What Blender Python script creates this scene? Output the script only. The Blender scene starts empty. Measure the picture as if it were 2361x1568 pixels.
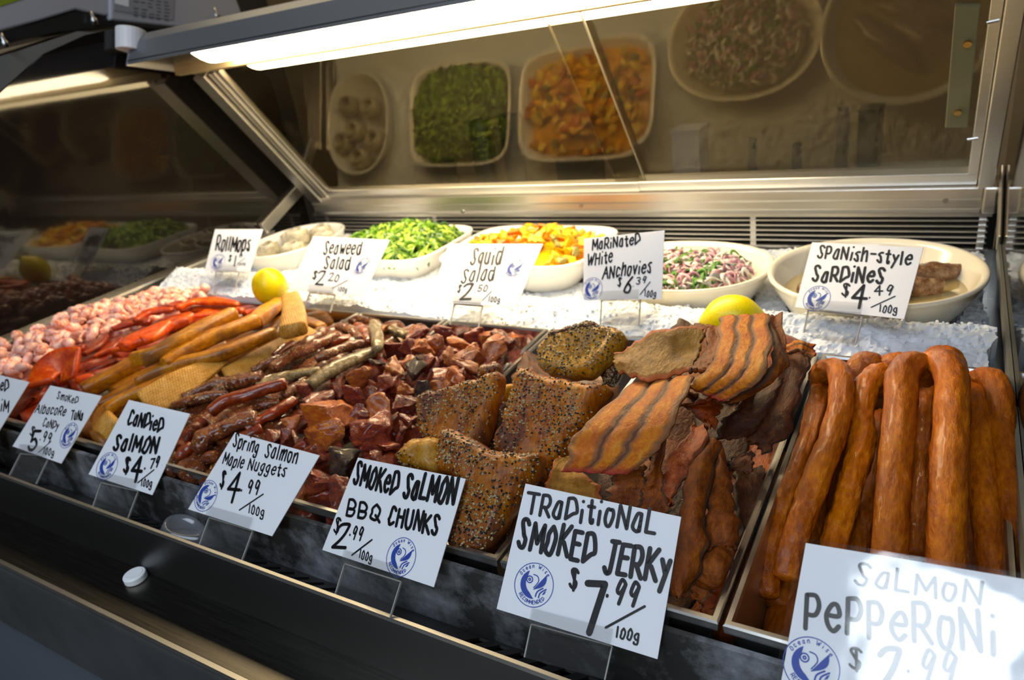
import bpy, bmesh, math, random
from mathutils import Vector, Matrix, noise
from mathutils.geometry import delaunay_2d_cdt
C = bpy.context.scene.collection
SC = bpy.context.scene
R_ = random.Random(7)
S, Z0 = 0.4, 0.9          # one layout unit = 0.4 m; height of the pan rims above the floor

# ------------------------------------------------------------------ camera
AX = (Vector((0.85884011, 0.08709537, -0.50478516)), Vector((0.49058083, -0.42339713, 0.76162019)), Vector((-0.14739099, -0.9017479, -0.40635776)))
CX, CY, FOC = 1180.5, 784.0, 1646.0
cd = bpy.data.cameras.new('camera'); cam = bpy.data.objects.new('camera', cd); C.objects.link(cam)
cd.sensor_width = 36; cd.lens = FOC / 2361 * 36; cd.clip_start = 0.02
M = Matrix.Identity(4)
for r in range(3):
    M[r][0] = AX[r][0]; M[r][1] = -AX[r][1]; M[r][2] = -AX[r][2]
M[0][3], M[1][3], M[2][3] = 0, 0, S + Z0
cam.matrix_world = M
cd.dof.use_dof = True; cd.dof.focus_distance = 1.48 * S; cd.dof.aperture_fstop = 7.5
SC.camera = cam
# ------------------------------------------------------------------ world, exposure, lamps of the room and added lights
SC.view_settings.view_transform = 'Standard'; SC.view_settings.look = 'None'
SC.view_settings.exposure = 0.22; SC.view_settings.gamma = 1
w = bpy.data.worlds.new('world'); SC.world = w; w.use_nodes = True
w.node_tree.nodes['Background'].inputs[0].default_value = (0.55, 0.62, 0.75, 1)
w.node_tree.nodes['Background'].inputs[1].default_value = 0.06
def area(name, loc, size, sizey, power, col, rot=(0, 0, 0)):
    l = bpy.data.lights.new(name, 'AREA'); l.shape = 'RECTANGLE'; l.size = size; l.size_y = sizey; l.energy = power; l.color = col
    o = bpy.data.objects.new(name, l); o.location = loc; o.rotation_euler = rot; C.objects.link(o); return o
area('ceiling_daylight_lamp', (-0.45, -0.42, 2.66), 2.6, 0.6, 24, (0.72, 0.84, 1.0))
area('sign_glare_wall_light', (0.10, -2.38, 2.28), 0.62, 0.46, 15, (0.80, 0.90, 1.0), (math.radians(90), 0, 0))  # added unseen light on the front wall, placed to glare on the nearest sign
area('sign_glare_ceiling_light', (0.12, -1.82, 2.66), 0.55, 0.8, 18, (0.80, 0.90, 1.0))  # added overhead light, carries that glare over the top of the card
area('shelf_reflection_light', (-1.9, 1.35, 2.66), 1.5, 0.25, 9, (1.0, 0.78, 0.45))  # added warm light, placed for the warm reflection on the front shelf
area('back_room_lamp', (-0.6, 2.5, 2.6), 1.2, 0.5, 6, (1.0, 0.8, 0.55))
WARM = (1.0, 0.80, 0.50)

# ------------------------------------------------------------------ pixel rays onto real planes (layout units)
EYE = Vector((0, 0, 1))
def ray(px, py):
    v = (px - CX, py - CY, FOC)
    return Vector([AX[r][0] * v[0] + AX[r][1] * v[1] + AX[r][2] * v[2] for r in range(3)])
def onX(p, x): d = ray(*p); return EYE + d * (x / d.x)
def onY(p, y): d = ray(*p); return EYE + d * (y / d.y)
def onZ(p, z=0.0): d = ray(*p); return EYE + d * ((z - 1) / d.z)
def onP(p, a, n): d = ray(*p); return EYE + d * ((a - EYE).dot(n) / d.dot(n))
def depth(q): d = q - EYE; return AX[0][2] * d.x + AX[1][2] * d.y + AX[2][2] * d.z
def pxu(n, q): return n / FOC * depth(q)
def crop(ox, oy, s): return lambda x, y: (ox + x / s, oy + y / s)

# ------------------------------------------------------------------ materials
def nt(name):
    m = bpy.data.materials.new(name); m.use_nodes = True; t = m.node_tree
    return m, t, t.nodes['Principled BSDF']
def mat(name, col, rough=0.5, metal=0.0, **kw):
    m, t, b = nt(name)
    b.inputs['Base Color'].default_value = (*col, 1); b.inputs['Roughness'].default_value = rough; b.inputs['Metallic'].default_value = metal
    for k, v in kw.items():
        b.inputs[k.replace('_', ' ')].default_value = v
    return m
def noise_bump(m, scale, strength, dist=0.002, stretch=(1, 1, 1), vary=0.0, rough_vary=0.0):
    t = m.node_tree; b = t.nodes['Principled BSDF']; L = t.links.new
    tc = t.nodes.new('ShaderNodeTexCoord'); mp = t.nodes.new('ShaderNodeMapping'); n = t.nodes.new('ShaderNodeTexNoise'); bp = t.nodes.new('ShaderNodeBump')
    mp.inputs['Scale'].default_value = stretch; n.inputs['Scale'].default_value = scale; n.inputs['Detail'].default_value = 5
    bp.inputs['Strength'].default_value = strength; bp.inputs['Distance'].default_value = dist
    L(tc.outputs['Object'], mp.inputs[0]); L(mp.outputs[0], n.inputs[0]); L(n.outputs[0], bp.inputs['Height']); L(bp.outputs[0], b.inputs['Normal'])
    if vary:
        c = tuple(b.inputs['Base Color'].default_value)
        r = t.nodes.new('ShaderNodeValToRGB'); r.color_ramp.elements[0].position = .3; r.color_ramp.elements[1].position = .7
        r.color_ramp.elements[0].color = (c[0] * (1 - vary), c[1] * (1 - vary), c[2] * (1 - vary), 1); r.color_ramp.elements[1].color = c
        L(n.outputs[0], r.inputs[0]); L(r.outputs[0], b.inputs['Base Color'])
    if rough_vary:
        r0 = b.inputs['Roughness'].default_value
        mr = t.nodes.new('ShaderNodeMapRange'); mr.inputs[3].default_value = max(.02, r0 - rough_vary); mr.inputs[4].default_value = r0 + rough_vary
        L(n.outputs[0], mr.inputs[0]); L(mr.outputs[0], b.inputs['Roughness'])
    return m
def thin_glass(name, tint=(1, 1, 1), rough=0.02, boost=1.0, ior=1.5, bump=0.0, haze=0.0, hazecol=(.6, .6, .6), gtint=(1, 1, 1)):
    m = bpy.data.materials.new(name); m.use_nodes = True; t = m.node_tree; t.nodes.clear(); L = t.links.new
    o = t.nodes.new('ShaderNodeOutputMaterial'); mx = t.nodes.new('ShaderNodeMixShader'); tr = t.nodes.new('ShaderNodeBsdfTransparent'); gl = t.nodes.new('ShaderNodeBsdfGlossy')
    fr = t.nodes.new('ShaderNodeFresnel'); ge = t.nodes.new('ShaderNodeNewGeometry'); mi_ = t.nodes.new('ShaderNodeMapRange'); mi_.inputs[3].default_value = ior; mi_.inputs[4].default_value = 1 / ior
    L(ge.outputs['Backfacing'], mi_.inputs[0]); L(mi_.outputs[0], fr.inputs[0]); mu = t.nodes.new('ShaderNodeMath'); mu.operation = 'MULTIPLY'; mu.use_clamp = True; mu.inputs[1].default_value = boost
    tr.inputs[0].default_value = (*tint, 1); gl.inputs['Roughness'].default_value = rough; gl.inputs[0].default_value = (*gtint, 1)
    L(fr.outputs[0], mu.inputs[0]); L(mu.outputs[0], mx.inputs[0]); L(tr.outputs[0], mx.inputs[1]); L(gl.outputs[0], mx.inputs[2])
    out = mx
    if bump:
        tc = t.nodes.new('ShaderNodeTexCoord'); n = t.nodes.new('ShaderNodeTexNoise'); n.inputs['Scale'].default_value = 22; bp = t.nodes.new('ShaderNodeBump'); bp.inputs['Strength'].default_value = bump; bp.inputs['Distance'].default_value = .004
        L(tc.outputs['Object'], n.inputs[0]); L(n.outputs[0], bp.inputs['Height']); L(bp.outputs[0], gl.inputs['Normal'])
    if haze:
        df = t.nodes.new('ShaderNodeBsdfDiffuse'); df.inputs[0].default_value = (*hazecol, 1); m2 = t.nodes.new('ShaderNodeMixShader'); m2.inputs[0].default_value = haze
        L(mx.outputs[0], m2.inputs[1]); L(df.outputs[0], m2.inputs[2]); out = m2
    L(out.outputs[0], o.inputs[0]); return m
def emit(name, col, st):
    m = bpy.data.materials.new(name); m.use_nodes = True; t = m.node_tree; t.nodes.clear()
    o = t.nodes.new('ShaderNodeOutputMaterial'); e = t.nodes.new('ShaderNodeEmission'); e.inputs[0].default_value = (*col, 1); e.inputs[1].default_value = st
    t.links.new(e.outputs[0], o.inputs[0]); return m
def food(name, cols, scale=60, stretch=(1, 1, 1), rough=.35, bump=.5, dist=.0015, coat=0.0, sss=0.0, fleck=None, fscale=220, net=0, coord='Object', spec=.30, sat=1.12, blotch=None):
    """cols: list of (position, rgb) over a fibrous noise; fleck: rgb of scattered grains; net: imprint spacing"""
    m, t, b = nt(name); L = t.links.new
    tc = t.nodes.new('ShaderNodeTexCoord'); oi = t.nodes.new('ShaderNodeObjectInfo'); mp = t.nodes.new('ShaderNodeMapping'); mp.inputs['Scale'].default_value = stretch
    vm = t.nodes.new('ShaderNodeVectorMath'); vm.operation = 'ADD'; sc = t.nodes.new('ShaderNodeMath'); sc.operation = 'MULTIPLY'; sc.inputs[1].default_value = 3.0
    L(oi.outputs['Random'], sc.inputs[0]); L(tc.outputs[coord], mp.inputs[0]); L(mp.outputs[0], vm.inputs[0]); L(sc.outputs[0], vm.inputs[1])
    n1 = t.nodes.new('ShaderNodeTexNoise'); n1.inputs['Scale'].default_value = scale * 9.0; n1.inputs['Detail'].default_value = 7; n1.inputs['Roughness'].default_value = .62
    n2 = t.nodes.new('ShaderNodeTexNoise'); n2.inputs['Scale'].default_value = scale * 2.0; n2.inputs['Detail'].default_value = 3
    L(vm.outputs[0], n1.inputs[0]); L(vm.outputs[0], n2.inputs[0])
    mx = t.nodes.new('ShaderNodeMath'); mx.operation = 'MULTIPLY_ADD'; mx.inputs[1].default_value = .5
    h2 = t.nodes.new('ShaderNodeMath'); h2.operation = 'MULTIPLY'; h2.inputs[1].default_value = .5
    L(n2.outputs[0], h2.inputs[0]); L(n1.outputs[0], mx.inputs[0]); L(h2.outputs[0], mx.inputs[2])
    rp = t.nodes.new('ShaderNodeValToRGB'); cr = rp.color_ramp
    while len(cr.elements) < len(cols): cr.elements.new(.5)
    for e, (p, c) in zip(cr.elements, cols): e.position = p; e.color = (*c, 1)
    L(mx.outputs[0], rp.inputs[0]); col = rp.outputs[0]
    hs = t.nodes.new('ShaderNodeHueSaturation'); vr = t.nodes.new('ShaderNodeMapRange'); vr.inputs[3].default_value = .70; vr.inputs[4].default_value = 1.15; hs.inputs['Saturation'].default_value = sat
    L(oi.outputs['Random'], vr.inputs[0]); L(vr.outputs[0], hs.inputs['Value']); L(col, hs.inputs['Color']); col = hs.outputs[0]
    height = n1.outputs[0]
    if net:
        wv = []
        for k, rot in enumerate((.35, -.9)):
            m3 = t.nodes.new('ShaderNodeMapping'); m3.inputs['Rotation'].default_value = (0, 0, rot); w_ = t.nodes.new('ShaderNodeTexWave'); w_.inputs['Scale'].default_value = net; w_.inputs['Distortion'].default_value = .8; w_.inputs['Detail'].default_value = 1
            L(tc.outputs['Object'], m3.inputs[0]); L(m3.outputs[0], w_.inputs[0]); wv.append(w_)
        mn = t.nodes.new('ShaderNodeMath'); mn.operation = 'MULTIPLY'; L(wv[0].outputs['Fac'], mn.inputs[0]); L(wv[1].outputs['Fac'], mn.inputs[1])
        mr = t.nodes.new('ShaderNodeMix'); mr.data_type = 'RGBA'; mr.blend_type = 'MULTIPLY'; mr.inputs[0].default_value = .34
        cl = t.nodes.new('ShaderNodeMapRange'); cl.inputs[1].default_value = 0; cl.inputs[2].default_value = .35; cl.inputs[3].default_value = .45; L(mn.outputs[0], cl.inputs[0])
        L(col, mr.inputs[6]); L(cl.outputs[0], mr.inputs[7]); col = mr.outputs[2]
        ad = t.nodes.new('ShaderNodeMath'); ad.operation = 'ADD'; L(height, ad.inputs[0]); L(cl.outputs[0], ad.inputs[1]); height = ad.outputs[0]
    if blotch:
        n4 = t.nodes.new('ShaderNodeTexNoise'); n4.inputs['Scale'].default_value = scale * 1.0; L(vm.outputs[0], n4.inputs[0])
        st = t.nodes.new('ShaderNodeMapRange'); st.inputs[1].default_value = .56; st.inputs[2].default_value = .66; L(n4.outputs[0], st.inputs[0])
        mb = t.nodes.new('ShaderNodeMix'); mb.data_type = 'RGBA'; L(st.outputs[0], mb.inputs[0]); L(col, mb.inputs[6]); mb.inputs[7].default_value = (*blotch, 1); col = mb.outputs[2]
    if fleck:
        vo = t.nodes.new('ShaderNodeTexVoronoi'); vo.inputs['Scale'].default_value = fscale; L(vm.outputs[0], vo.inputs[0])
        n3 = t.nodes.new('ShaderNodeTexNoise'); n3.inputs['Scale'].default_value = scale * 1.2; L(vm.outputs[0], n3.inputs[0])
        lt = t.nodes.new('ShaderNodeMapRange'); lt.inputs[1].default_value = .34; lt.inputs[2].default_value = .26; L(vo.outputs['Distance'], lt.inputs[0])
        g = t.nodes.new('ShaderNodeMapRange'); g.inputs[1].default_value = .46; g.inputs[2].default_value = .56; L(n3.outputs[0], g.inputs[0])
        mm = t.nodes.new('ShaderNodeMath'); mm.operation = 'MULTIPLY'; L(lt.outputs[0], mm.inputs[0]); L(g.outputs[0], mm.inputs[1])
        mf = t.nodes.new('ShaderNodeMix'); mf.data_type = 'RGBA'; L(mm.outputs[0], mf.inputs[0]); L(col, mf.inputs[6]); mf.inputs[7].default_value = (*fleck, 1); col = mf.outputs[2]
        ad = t.nodes.new('ShaderNodeMath'); ad.operation = 'ADD'; L(height, ad.inputs[0]); L(mm.outputs[0], ad.inputs[1]); height = ad.outputs[0]
    L(col, b.inputs['Base Color'])
    bp = t.nodes.new('ShaderNodeBump'); bp.inputs['Strength'].default_value = bump; bp.inputs['Distance'].default_value = dist; L(height, bp.inputs['Height']); L(bp.outputs[0], b.inputs['Normal'])
    b.inputs['Roughness'].default_value = rough; b.inputs['Coat Weight'].default_value = coat; b.inputs['Coat Roughness'].default_value = .15; b.inputs['Specular IOR Level'].default_value = spec
    if sss:
        b.inputs['Subsurface Weight'].default_value = sss; b.inputs['Subsurface Radius'].default_value = (.006, .002, .001); b.inputs['Subsurface Scale'].default_value = 1
    return m
steel = noise_bump(mat('brushed_steel', (.50, .49, .47), .30, 1), 500, .05, .0004, (.05, 1, 1), .06, .05)
alu = noise_bump(mat('satin_aluminium', (.70, .68, .64), .36, 1), 300, .05, .0005, (.03, 1, 1), .08, .06)
darksteel = noise_bump(mat('dark_steel', (.20, .185, .16), .30, 1), 500, .08, .0005, (.03, 1, 1), .15, .06)
riserm = mat('black_riser', (.012, .011, .010), .34)
fascia = noise_bump(mat('worn_grey_metal', (.085, .085, .085), .5, .4), 14, .1, .001, (1, 1, 1), .35)
panelblack = noise_bump(mat('dark_end_glass', (.006, .005, .0045), .05, 0, IOR=1.5), 9, .03, .003)
painted = noise_bump(mat('grey_painted_housing', (.16, .17, .185), .38, .35), 30, .03)
warmsteel = mat('reflector_metal', (.82, .78, .70), .22, 1)
white_plastic = mat('white_plastic', (.80, .80, .80), .4)
black = mat('black_void', (.004, .004, .004), .8)  # near-black; also stands in for shade in gaps and hollows
blackmetal = mat('black_metal', (.02, .02, .02), .35)
bolt_brass = mat('brass_bolt', (.62, .42, .16), .25, 1)
doorglass = thin_glass('sliding_door_glass', (.66, .64, .58), .018, .72, 1.5, haze=.003, hazecol=(.5, .45, .35), gtint=(1.0, .88, .62))
acrylic = thin_glass('clear_acrylic', (.95, .95, .95), .04, 1.0, 1.45, haze=.018, hazecol=(.6, .6, .6))
acr_glint = mat('acrylic_edge_glint', (.34, .33, .30), .2, 0, Coat_Weight=.5)  # lighter colour painted in for the bright glint along clear acrylic edges
sleeve_m = thin_glass('laminate_sleeve', (.97, .97, .97), .06, .9, 1.42, bump=.13)
handle_m = thin_glass('greenish_plastic', (.62, .64, .46), .15, 1.0, 1.5, haze=.55, hazecol=(.30, .31, .20))
card_m = mat('white_card', (.86, .87, .90), .55)
ink_m = mat('black_marker_ink', (.006, .006, .007), .35)
blue_m = mat('blue_print', (.02, .06, .36), .5)
frost = None
def frost_mat():
    m, t, b = nt('frosted_metal'); L = t.links.new
    tc = t.nodes.new('ShaderNodeTexCoord'); n = t.nodes.new('ShaderNodeTexNoise'); n.inputs['Scale'].default_value = 11; n.inputs['Detail'].default_value = 8; n.inputs['Roughness'].default_value = .7
    r = t.nodes.new('ShaderNodeValToRGB'); r.color_ramp.elements[0].position = .46; r.color_ramp.elements[0].color = (.036, .034, .031, 1); r.color_ramp.elements[1].position = .78; r.color_ramp.elements[1].color = (.42, .44, .48, 1)
    L(tc.outputs['Object'], n.inputs[0]); L(n.outputs[0], r.inputs[0]); L(r.outputs[0], b.inputs['Base Color']); b.inputs['Roughness'].default_value = .5
    bp = t.nodes.new('ShaderNodeBump'); bp.inputs['Strength'].default_value = .5; bp.inputs['Distance'].default_value = .002; L(n.outputs[0], bp.inputs['Height']); L(bp.outputs[0], b.inputs['Normal'])
    return m
frost = frost_mat()
ice_m = noise_bump(mat('crushed_ice', (.66, .69, .73), .22, 0, Subsurface_Weight=.25, Subsurface_Radius=(.02, .02, .02), IOR=1.31), 130, .28, .003)
ceramic = mat('white_ceramic', (.74, .73, .70), .14, 0, Coat_Weight=.4)
cream_cer = mat('cream_ceramic', (.76, .70, .56), .14, 0, Coat_Weight=.4)

# ------------------------------------------------------------------ mesh helpers (layout units in, metres out)
def tag(o, label=None, cat=None, group=None, kind=None):
    if label: o['label'] = label
    if cat: o['category'] = cat
    if group: o['group'] = group
    if kind: o['kind'] = kind
    return o
def m3(v): return Vector((v[0] * S, v[1] * S, v[2] * S + Z0))
def empty(name, p, label, cat, group=None):
    o = bpy.data.objects.new(name, None); o.empty_display_size = .02; o.location = m3(p); C.objects.link(o); return tag(o, label, cat, group)
def link(name, me, mats, parent, origin):
    o = bpy.data.objects.new(name, me); C.objects.link(o)
    for k in (mats if isinstance(mats, (list, tuple)) else [mats]): me.materials.append(k)
    o.location = m3(origin)
    if parent is not None:
        o.parent = parent; o.location = m3(origin) - PW[parent.name]
    PW[o.name] = m3(origin)
    return o
PW = {}
def _pw(e): PW[e.name] = e.location.copy(); return e
_old_empty = empty
def empty(*a, **k): return _pw(_old_empty(*a, **k))
def mesh(name, V, F, mats, parent=None, origin=None, smooth=False, mi=None, uv=None):
    V = [Vector(v) for v in V]
    if origin is None:
        lo = [min(v[k] for v in V) for k in range(3)]; hi = [max(v[k] for v in V) for k in range(3)]
        origin = Vector(((lo[0] + hi[0]) / 2, (lo[1] + hi[1]) / 2, lo[2]))
    origin = Vector(origin)
    me = bpy.data.meshes.new(name); me.from_pydata([(v - origin) * S for v in V], [], F)
    if smooth: me.polygons.foreach_set('use_smooth', [True] * len(me.polygons))
    if mi: me.polygons.foreach_set('material_index', mi)
    if uv:
        l = me.uv_layers.new(name='uv')
        for i, lp in enumerate(me.loops): l.data[i].uv = uv[lp.vertex_index]
    me.update()
    bm = bmesh.new(); bm.from_mesh(me); bmesh.ops.recalc_face_normals(bm, faces=bm.faces); bm.to_mesh(me); bm.free()
    return link(name, me, mats, parent, origin)
class MB:
    """collects boxes, prisms, tubes into one mesh"""
    def __init__(s): s.V = []; s.F = []; s.I = []
    def add(s, V, F, i=0):
        n = len(s.V); s.V += [Vector(v) for v in V]; s.F += [tuple(k + n for k in f) for f in F]; s.I += [i] * len(F); return s
    def box(s, a, b, i=0):
        x0, y0, z0 = a; x1, y1, z1 = b
        return s.add([(x0, y0, z0), (x1, y0, z0), (x1, y1, z0), (x0, y1, z0), (x0, y0, z1), (x1, y0, z1), (x1, y1, z1), (x0, y1, z1)], [(0, 3, 2, 1), (4, 5, 6, 7), (0, 1, 5, 4), (1, 2, 6, 5), (2, 3, 7, 6), (3, 0, 4, 7)], i)
    def prism(s, P, d, i=0):
        """polygon P extruded by vector d"""
        n = len(P); d = Vector(d); V = [Vector(p) for p in P]; V += [v + d for v in V]
        return s.add(V, [tuple(range(n))[::-1], tuple(range(n, 2 * n))] + [(k, (k + 1) % n, n + (k + 1) % n, n + k) for k in range(n)], i)
    def tube(s, P, r, n=10, i=0, caps=True):
        P = [Vector(p) for p in P]; rs = r if isinstance(r, list) else [r] * len(P); rings = []; base = len(s.V); V = []; F = []
        up = Vector((0, 0, 1))
        for k, p in enumerate(P):
            t = (P[min(k + 1, len(P) - 1)] - P[max(k - 1, 0)]).normalized()
            a = t.cross(up)
            if a.length < .01: a = t.cross(Vector((0, 1, 0)))
            a.normalize(); b = a.cross(t)
            V += [p + (a * math.cos(q * 2 * math.pi / n) + b * math.sin(q * 2 * math.pi / n)) * rs[k] for q in range(n)]
        for k in range(len(P) - 1):
            for q in range(n): F.append((k * n + q, k * n + (q + 1) % n, (k + 1) * n + (q + 1) % n, (k + 1) * n + q))
        if caps: F += [tuple(range(n))[::-1], tuple(range((len(P) - 1) * n, len(P) * n))]
        return s.add(V, F, i)
    def disc(s, c, nrm, r, h, n=16, i=0):
        nrm = Vector(nrm).normalized(); return s.tube([Vector(c), Vector(c) + nrm * h], r, n, i)
    def build(s, name, mats, parent=None, origin=None, smooth=False, bevel=0):
        o = mesh(name, s.V, s.F, mats, parent, origin, smooth, s.I)
        if bevel:
            md = o.modifiers.new('bevel', 'BEVEL'); md.width = bevel * S; md.segments = 2; md.limit_method = 'ANGLE'
        return o
def cat(P, t):
    """Catmull-Rom through P at t in 0..1"""
    n = len(P) - 1; x = min(max(t, 0), 1) * n; k = min(int(x), n - 1); f = x - k
    g = lambda i: P[min(max(i, 0), n)]
    a, b, c, d = g(k - 1), g(k), g(k + 1), g(k + 2)
    return .5 * ((2 * b) + (c - a) * f + (2 * a - 5 * b + 4 * c - d) * f * f + (3 * b - a - 3 * c + d) * f ** 3)
def nz(v, sc=1.0, seed=0.0): return noise.noise(Vector(v) * sc + Vector((seed, seed * 1.7, -seed)))

# ------------------------------------------------------------------ the room
def struct(name, V, F, m): return tag(mesh(name, V, F, m, origin=V[0]), kind='structure')
FLZ = -Z0 / S
tile = noise_bump(mat('grey_floor', (.20, .215, .235), .45), 8, .1, .002, (1, 1, 1), .2)
wallm = noise_bump(mat('dark_plaster', (.10, .09, .08), .8), 6, .1, .002, (1, 1, 1), .2)
tanwall = noise_bump(mat('tan_plaster', (.42, .30, .15), .7), 6, .1, .002, (1, 1, 1), .15)
RX0, RX1, RY0, RY1, RZ1 = -9.0, 5.0, -6.0, 8.5, 4.5
struct('floor', [(RX0, RY0, FLZ), (RX1, RY0, FLZ), (RX1, RY1, FLZ), (RX0, RY1, FLZ)], [(0, 1, 2, 3)], tile)
struct('ceiling', [(RX0, RY0, RZ1), (RX1, RY0, RZ1), (RX1, RY1, RZ1), (RX0, RY1, RZ1)], [(0, 3, 2, 1)], wallm)
struct('wall_back', [(RX0, RY1, FLZ), (RX1, RY1, FLZ), (RX1, RY1, RZ1), (RX0, RY1, RZ1)], [(0, 1, 2, 3)], tanwall)
struct('wall_front', [(RX0, RY0, FLZ), (RX1, RY0, FLZ), (RX1, RY0, RZ1), (RX0, RY0, RZ1)], [(0, 3, 2, 1)], wallm)
struct('wall_left', [(RX0, RY0, FLZ), (RX0, RY1, FLZ), (RX0, RY1, RZ1), (RX0, RY0, RZ1)], [(0, 1, 2, 3)], wallm)
struct('wall_right', [(RX1, RY0, FLZ), (RX1, RY1, FLZ), (RX1, RY1, RZ1), (RX1, RY0, RZ1)], [(0, 3, 2, 1)], wallm)

# ------------------------------------------------------------------ the display case
XL, XR = -3.52, 0.178      # end panels
YB = 3.2                   # rear wall
case = empty('display_case', (-1.7, 1.9, FLZ), 'long stainless steel refrigerated display case with black sill and tilted rear glass doors', 'display case')
def prof(name, P, m, x0=XL, x1=XR, bevel=0, smooth=False):
    """profile of (y, z) points extruded along the case"""
    return MB().prism([(x0, y, z) for y, z in P], (x1 - x0, 0, 0)).build(name, m, case, bevel=bevel, smooth=smooth)
XE = 1.2                   # the front sill runs on past the right end panel
prof('front_fascia', [(.63, -.312), (.615, -.33), (.615, -.66), (.66, -.68), (.70, -.68), (.70, -.312)], fascia, -4.6, XE, .006)
prof('lower_panel', [(.66, -.685), (.66, FLZ + .25), (.70, FLZ + .25), (.70, -.685)], mat('blue_grey_panel', (.10, .118, .14), .5), -4.6, XE)
prof('kick_plate', [(.8, FLZ), (.8, FLZ + .25), (.84, FLZ + .25), (.84, FLZ)], black, -4.6, XE)
prof('front_shelf', [(.632, -.300), (.625, -.306), (.632, -.311), (.788, -.311), (.788, -.300)], darksteel, -4.6, XE)
prof('sill_edge_trim', [(.619, -.312), (.614, -.305), (.618, -.298), (.630, -.2985), (.632, -.311)], alu, -4.6, XE)
prof('front_riser', [(.776, -.2995), (.772, -.115), (.776, -.108), (.784, -.108), (.787, -.118), (.787, -.2995)], riserm, -4.6, XE)
prof('riser_trim', [(.7715, -.1135), (.7755, -.1065), (.784, -.1065), (.784, -.1085), (.777, -.1085), (.7735, -.1145)], alu, -4.6, XE)
prof('frost_wall', [(.893, -.30), (.893, -.035), (.905, -.035), (.905, -.30)], frost)
prof('deck', [(.89, -.34), (.89, -.30), (YB, -.30), (YB, -.34)], steel)
def grille():
    """perforated plate sloping from the riser down to the frosted wall"""
    a, b = Vector((0, .789, -.132)), Vector((0, .893, -.222)); mb = MB(); n = (b - a).cross(Vector((1, 0, 0))).normalized() * .006
    L_ = lambda x, t: Vector((x, 0, 0)) + a.lerp(b, t)
    def bar(x0, x1, t0, t1): mb.prism([L_(x0, t0), L_(x1, t0), L_(x1, t1), L_(x0, t1)], n)
    bar(XL, XR, 0, .08); bar(XL, XR, .84, 1)
    x = XL; k = 0
    while x < XR:
        if k % 13 < 6: bar(x, x + .026, .08, .84); x += .052
        else: bar(x, min(x + .052, XR), .08, .84); x += .052
        k += 1
    return mb.build('air_intake_grille', noise_bump(mat('grille_metal', (.055, .053, .05), .4, .6), 60, .1), case)
grille()
prof('intake_void_shade', [(.789, -.34), (.789, -.31), (.889, -.31), (.889, -.34)], black)  # solid black strip stands in for the darkness inside the intake
# end panels
arc = [onX(p, XL) for p in ((0, 215), (100, 125), (200, 80), (290, 60), (400, 70))]
def end_panel(x, th):
    P = [(.80, -.30), (.80, .10)] + [(1.25, .66), (1.48, .87), (arc[0].y, arc[0].z)] + [(a.y, a.z) for a in arc[1:]] + [(2.95, 1.06), (YB, .9), (YB, -.30)]
    return MB().prism([(x, y, z) for y, z in P], (th, 0, 0)).build('end_panel', panelblack, case)
end_panel(XL, -.02); end_panel(XR, .02)
for x0, x1 in ((XL, XL + .055), (XL + .06, XL + .13)):
    MB().box((x0, .88, .045 if x0 == XL else .0), (x1, 2.86, .055 if x0 == XL else .02)).build('side_rail', alu, case)
MB().box((XL, .88, -.06), (XL + .012, 2.86, .046)).build('side_rail', alu, case)
def strut(x, w_, p0, p1, m):
    d = (Vector(p1) - Vector(p0)); n = Vector((0, -d.z, d.y)).normalized()
    return MB().prism([Vector((x, *p0[1:])), Vector((x + w_, *p0[1:])), Vector((x + w_, *p0[1:])) + n * .07, Vector((x, *p0[1:])) + n * .07], d).build('rear_bracket', m, case, bevel=.006)
strut(XL + .004, .035, (0, 2.82, .05), (0, 3.2, .205), alu)
strut(XR - .014, .012, (0, 2.85, .02), (0, 3.2, .185), alu)
MB().prism([(XR - .010, .92, .0), (XR - .010, 2.86, .0), (XR - .010, 2.86, .05), (XR - .010, .92, .05)], (.009, 0, 0)).build('side_gasket', mat('grey_gasket', (.20, .20, .17), .4, .4), case)
# rear wall with vent
prof('rear_wall', [(YB + .06, -.30), (YB + .06, .06), (YB + .1, .06), (YB + .1, -.30)], black)
prof('rear_lower_wall', [(YB, -.30), (YB, -.095), (YB + .06, -.095), (YB + .06, -.30)], steel)
vent = MB()
vent.box((XL + .06, YB - .012, -.098), (XR - .02, YB + .02, -.088)).box((XL + .06, YB - .012, .042), (XR - .02, YB + .03, .064))
vg = vent.build('vent_grille', alu, case)
for k in range(5):
    z = -.066 + k * .0225
    MB().prism([(XL + .07, YB - .014, z), (XL + .07, YB - .014, z + .0055), (XL + .07, YB + .006, z + .0065), (XL + .07, YB + .006, z + .001)], (XR - XL - .10, 0, 0)).build('vent_slat', alu, vg)
for x in (-3.36, -2.51, -.735, .13):
    MB().box((x - .012, YB - .004, -.09), (x + .012, YB + .012, .044)).build('vent_mullion', alu, vg)
# door rail
prof('rail_gap_shade', [(YB - .012, .170), (YB - .012, .184), (YB + .02, .184), (YB + .02, .170)], black, -3.40, .118)  # solid black strip stands in for the shade in the gap under the doors
prof('door_rail', [(YB - .03, .062), (YB - .05, .085), (YB - .05, .122), (YB - .058, .126), (YB - .058, .168), (YB - .045, .174), (YB + .06, .174), (YB + .06, .062)], alu, -3.40, .118, .003)
MB().box((.119, YB - .066, .068), (.166, YB + .04, .172)).build('rail_end_block', alu, case, bevel=.008)
for p in ((1340, 474), (2180, 462), (1067, 488)):
    q = onY(p, YB - .052); MB().disc((q.x, YB - .048, q.z), (0, -1, 0), .010, .010).build('screw', steel, case)
DD = Vector((0, -.572, .820)); DN = Vector((0, -.820, -.572)); D0 = Vector((0, YB - .025, .186))
def dpt(x, t, o=0.0): return Vector((x, 0, 0)) + D0 + DD * t + DN * o
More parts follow.
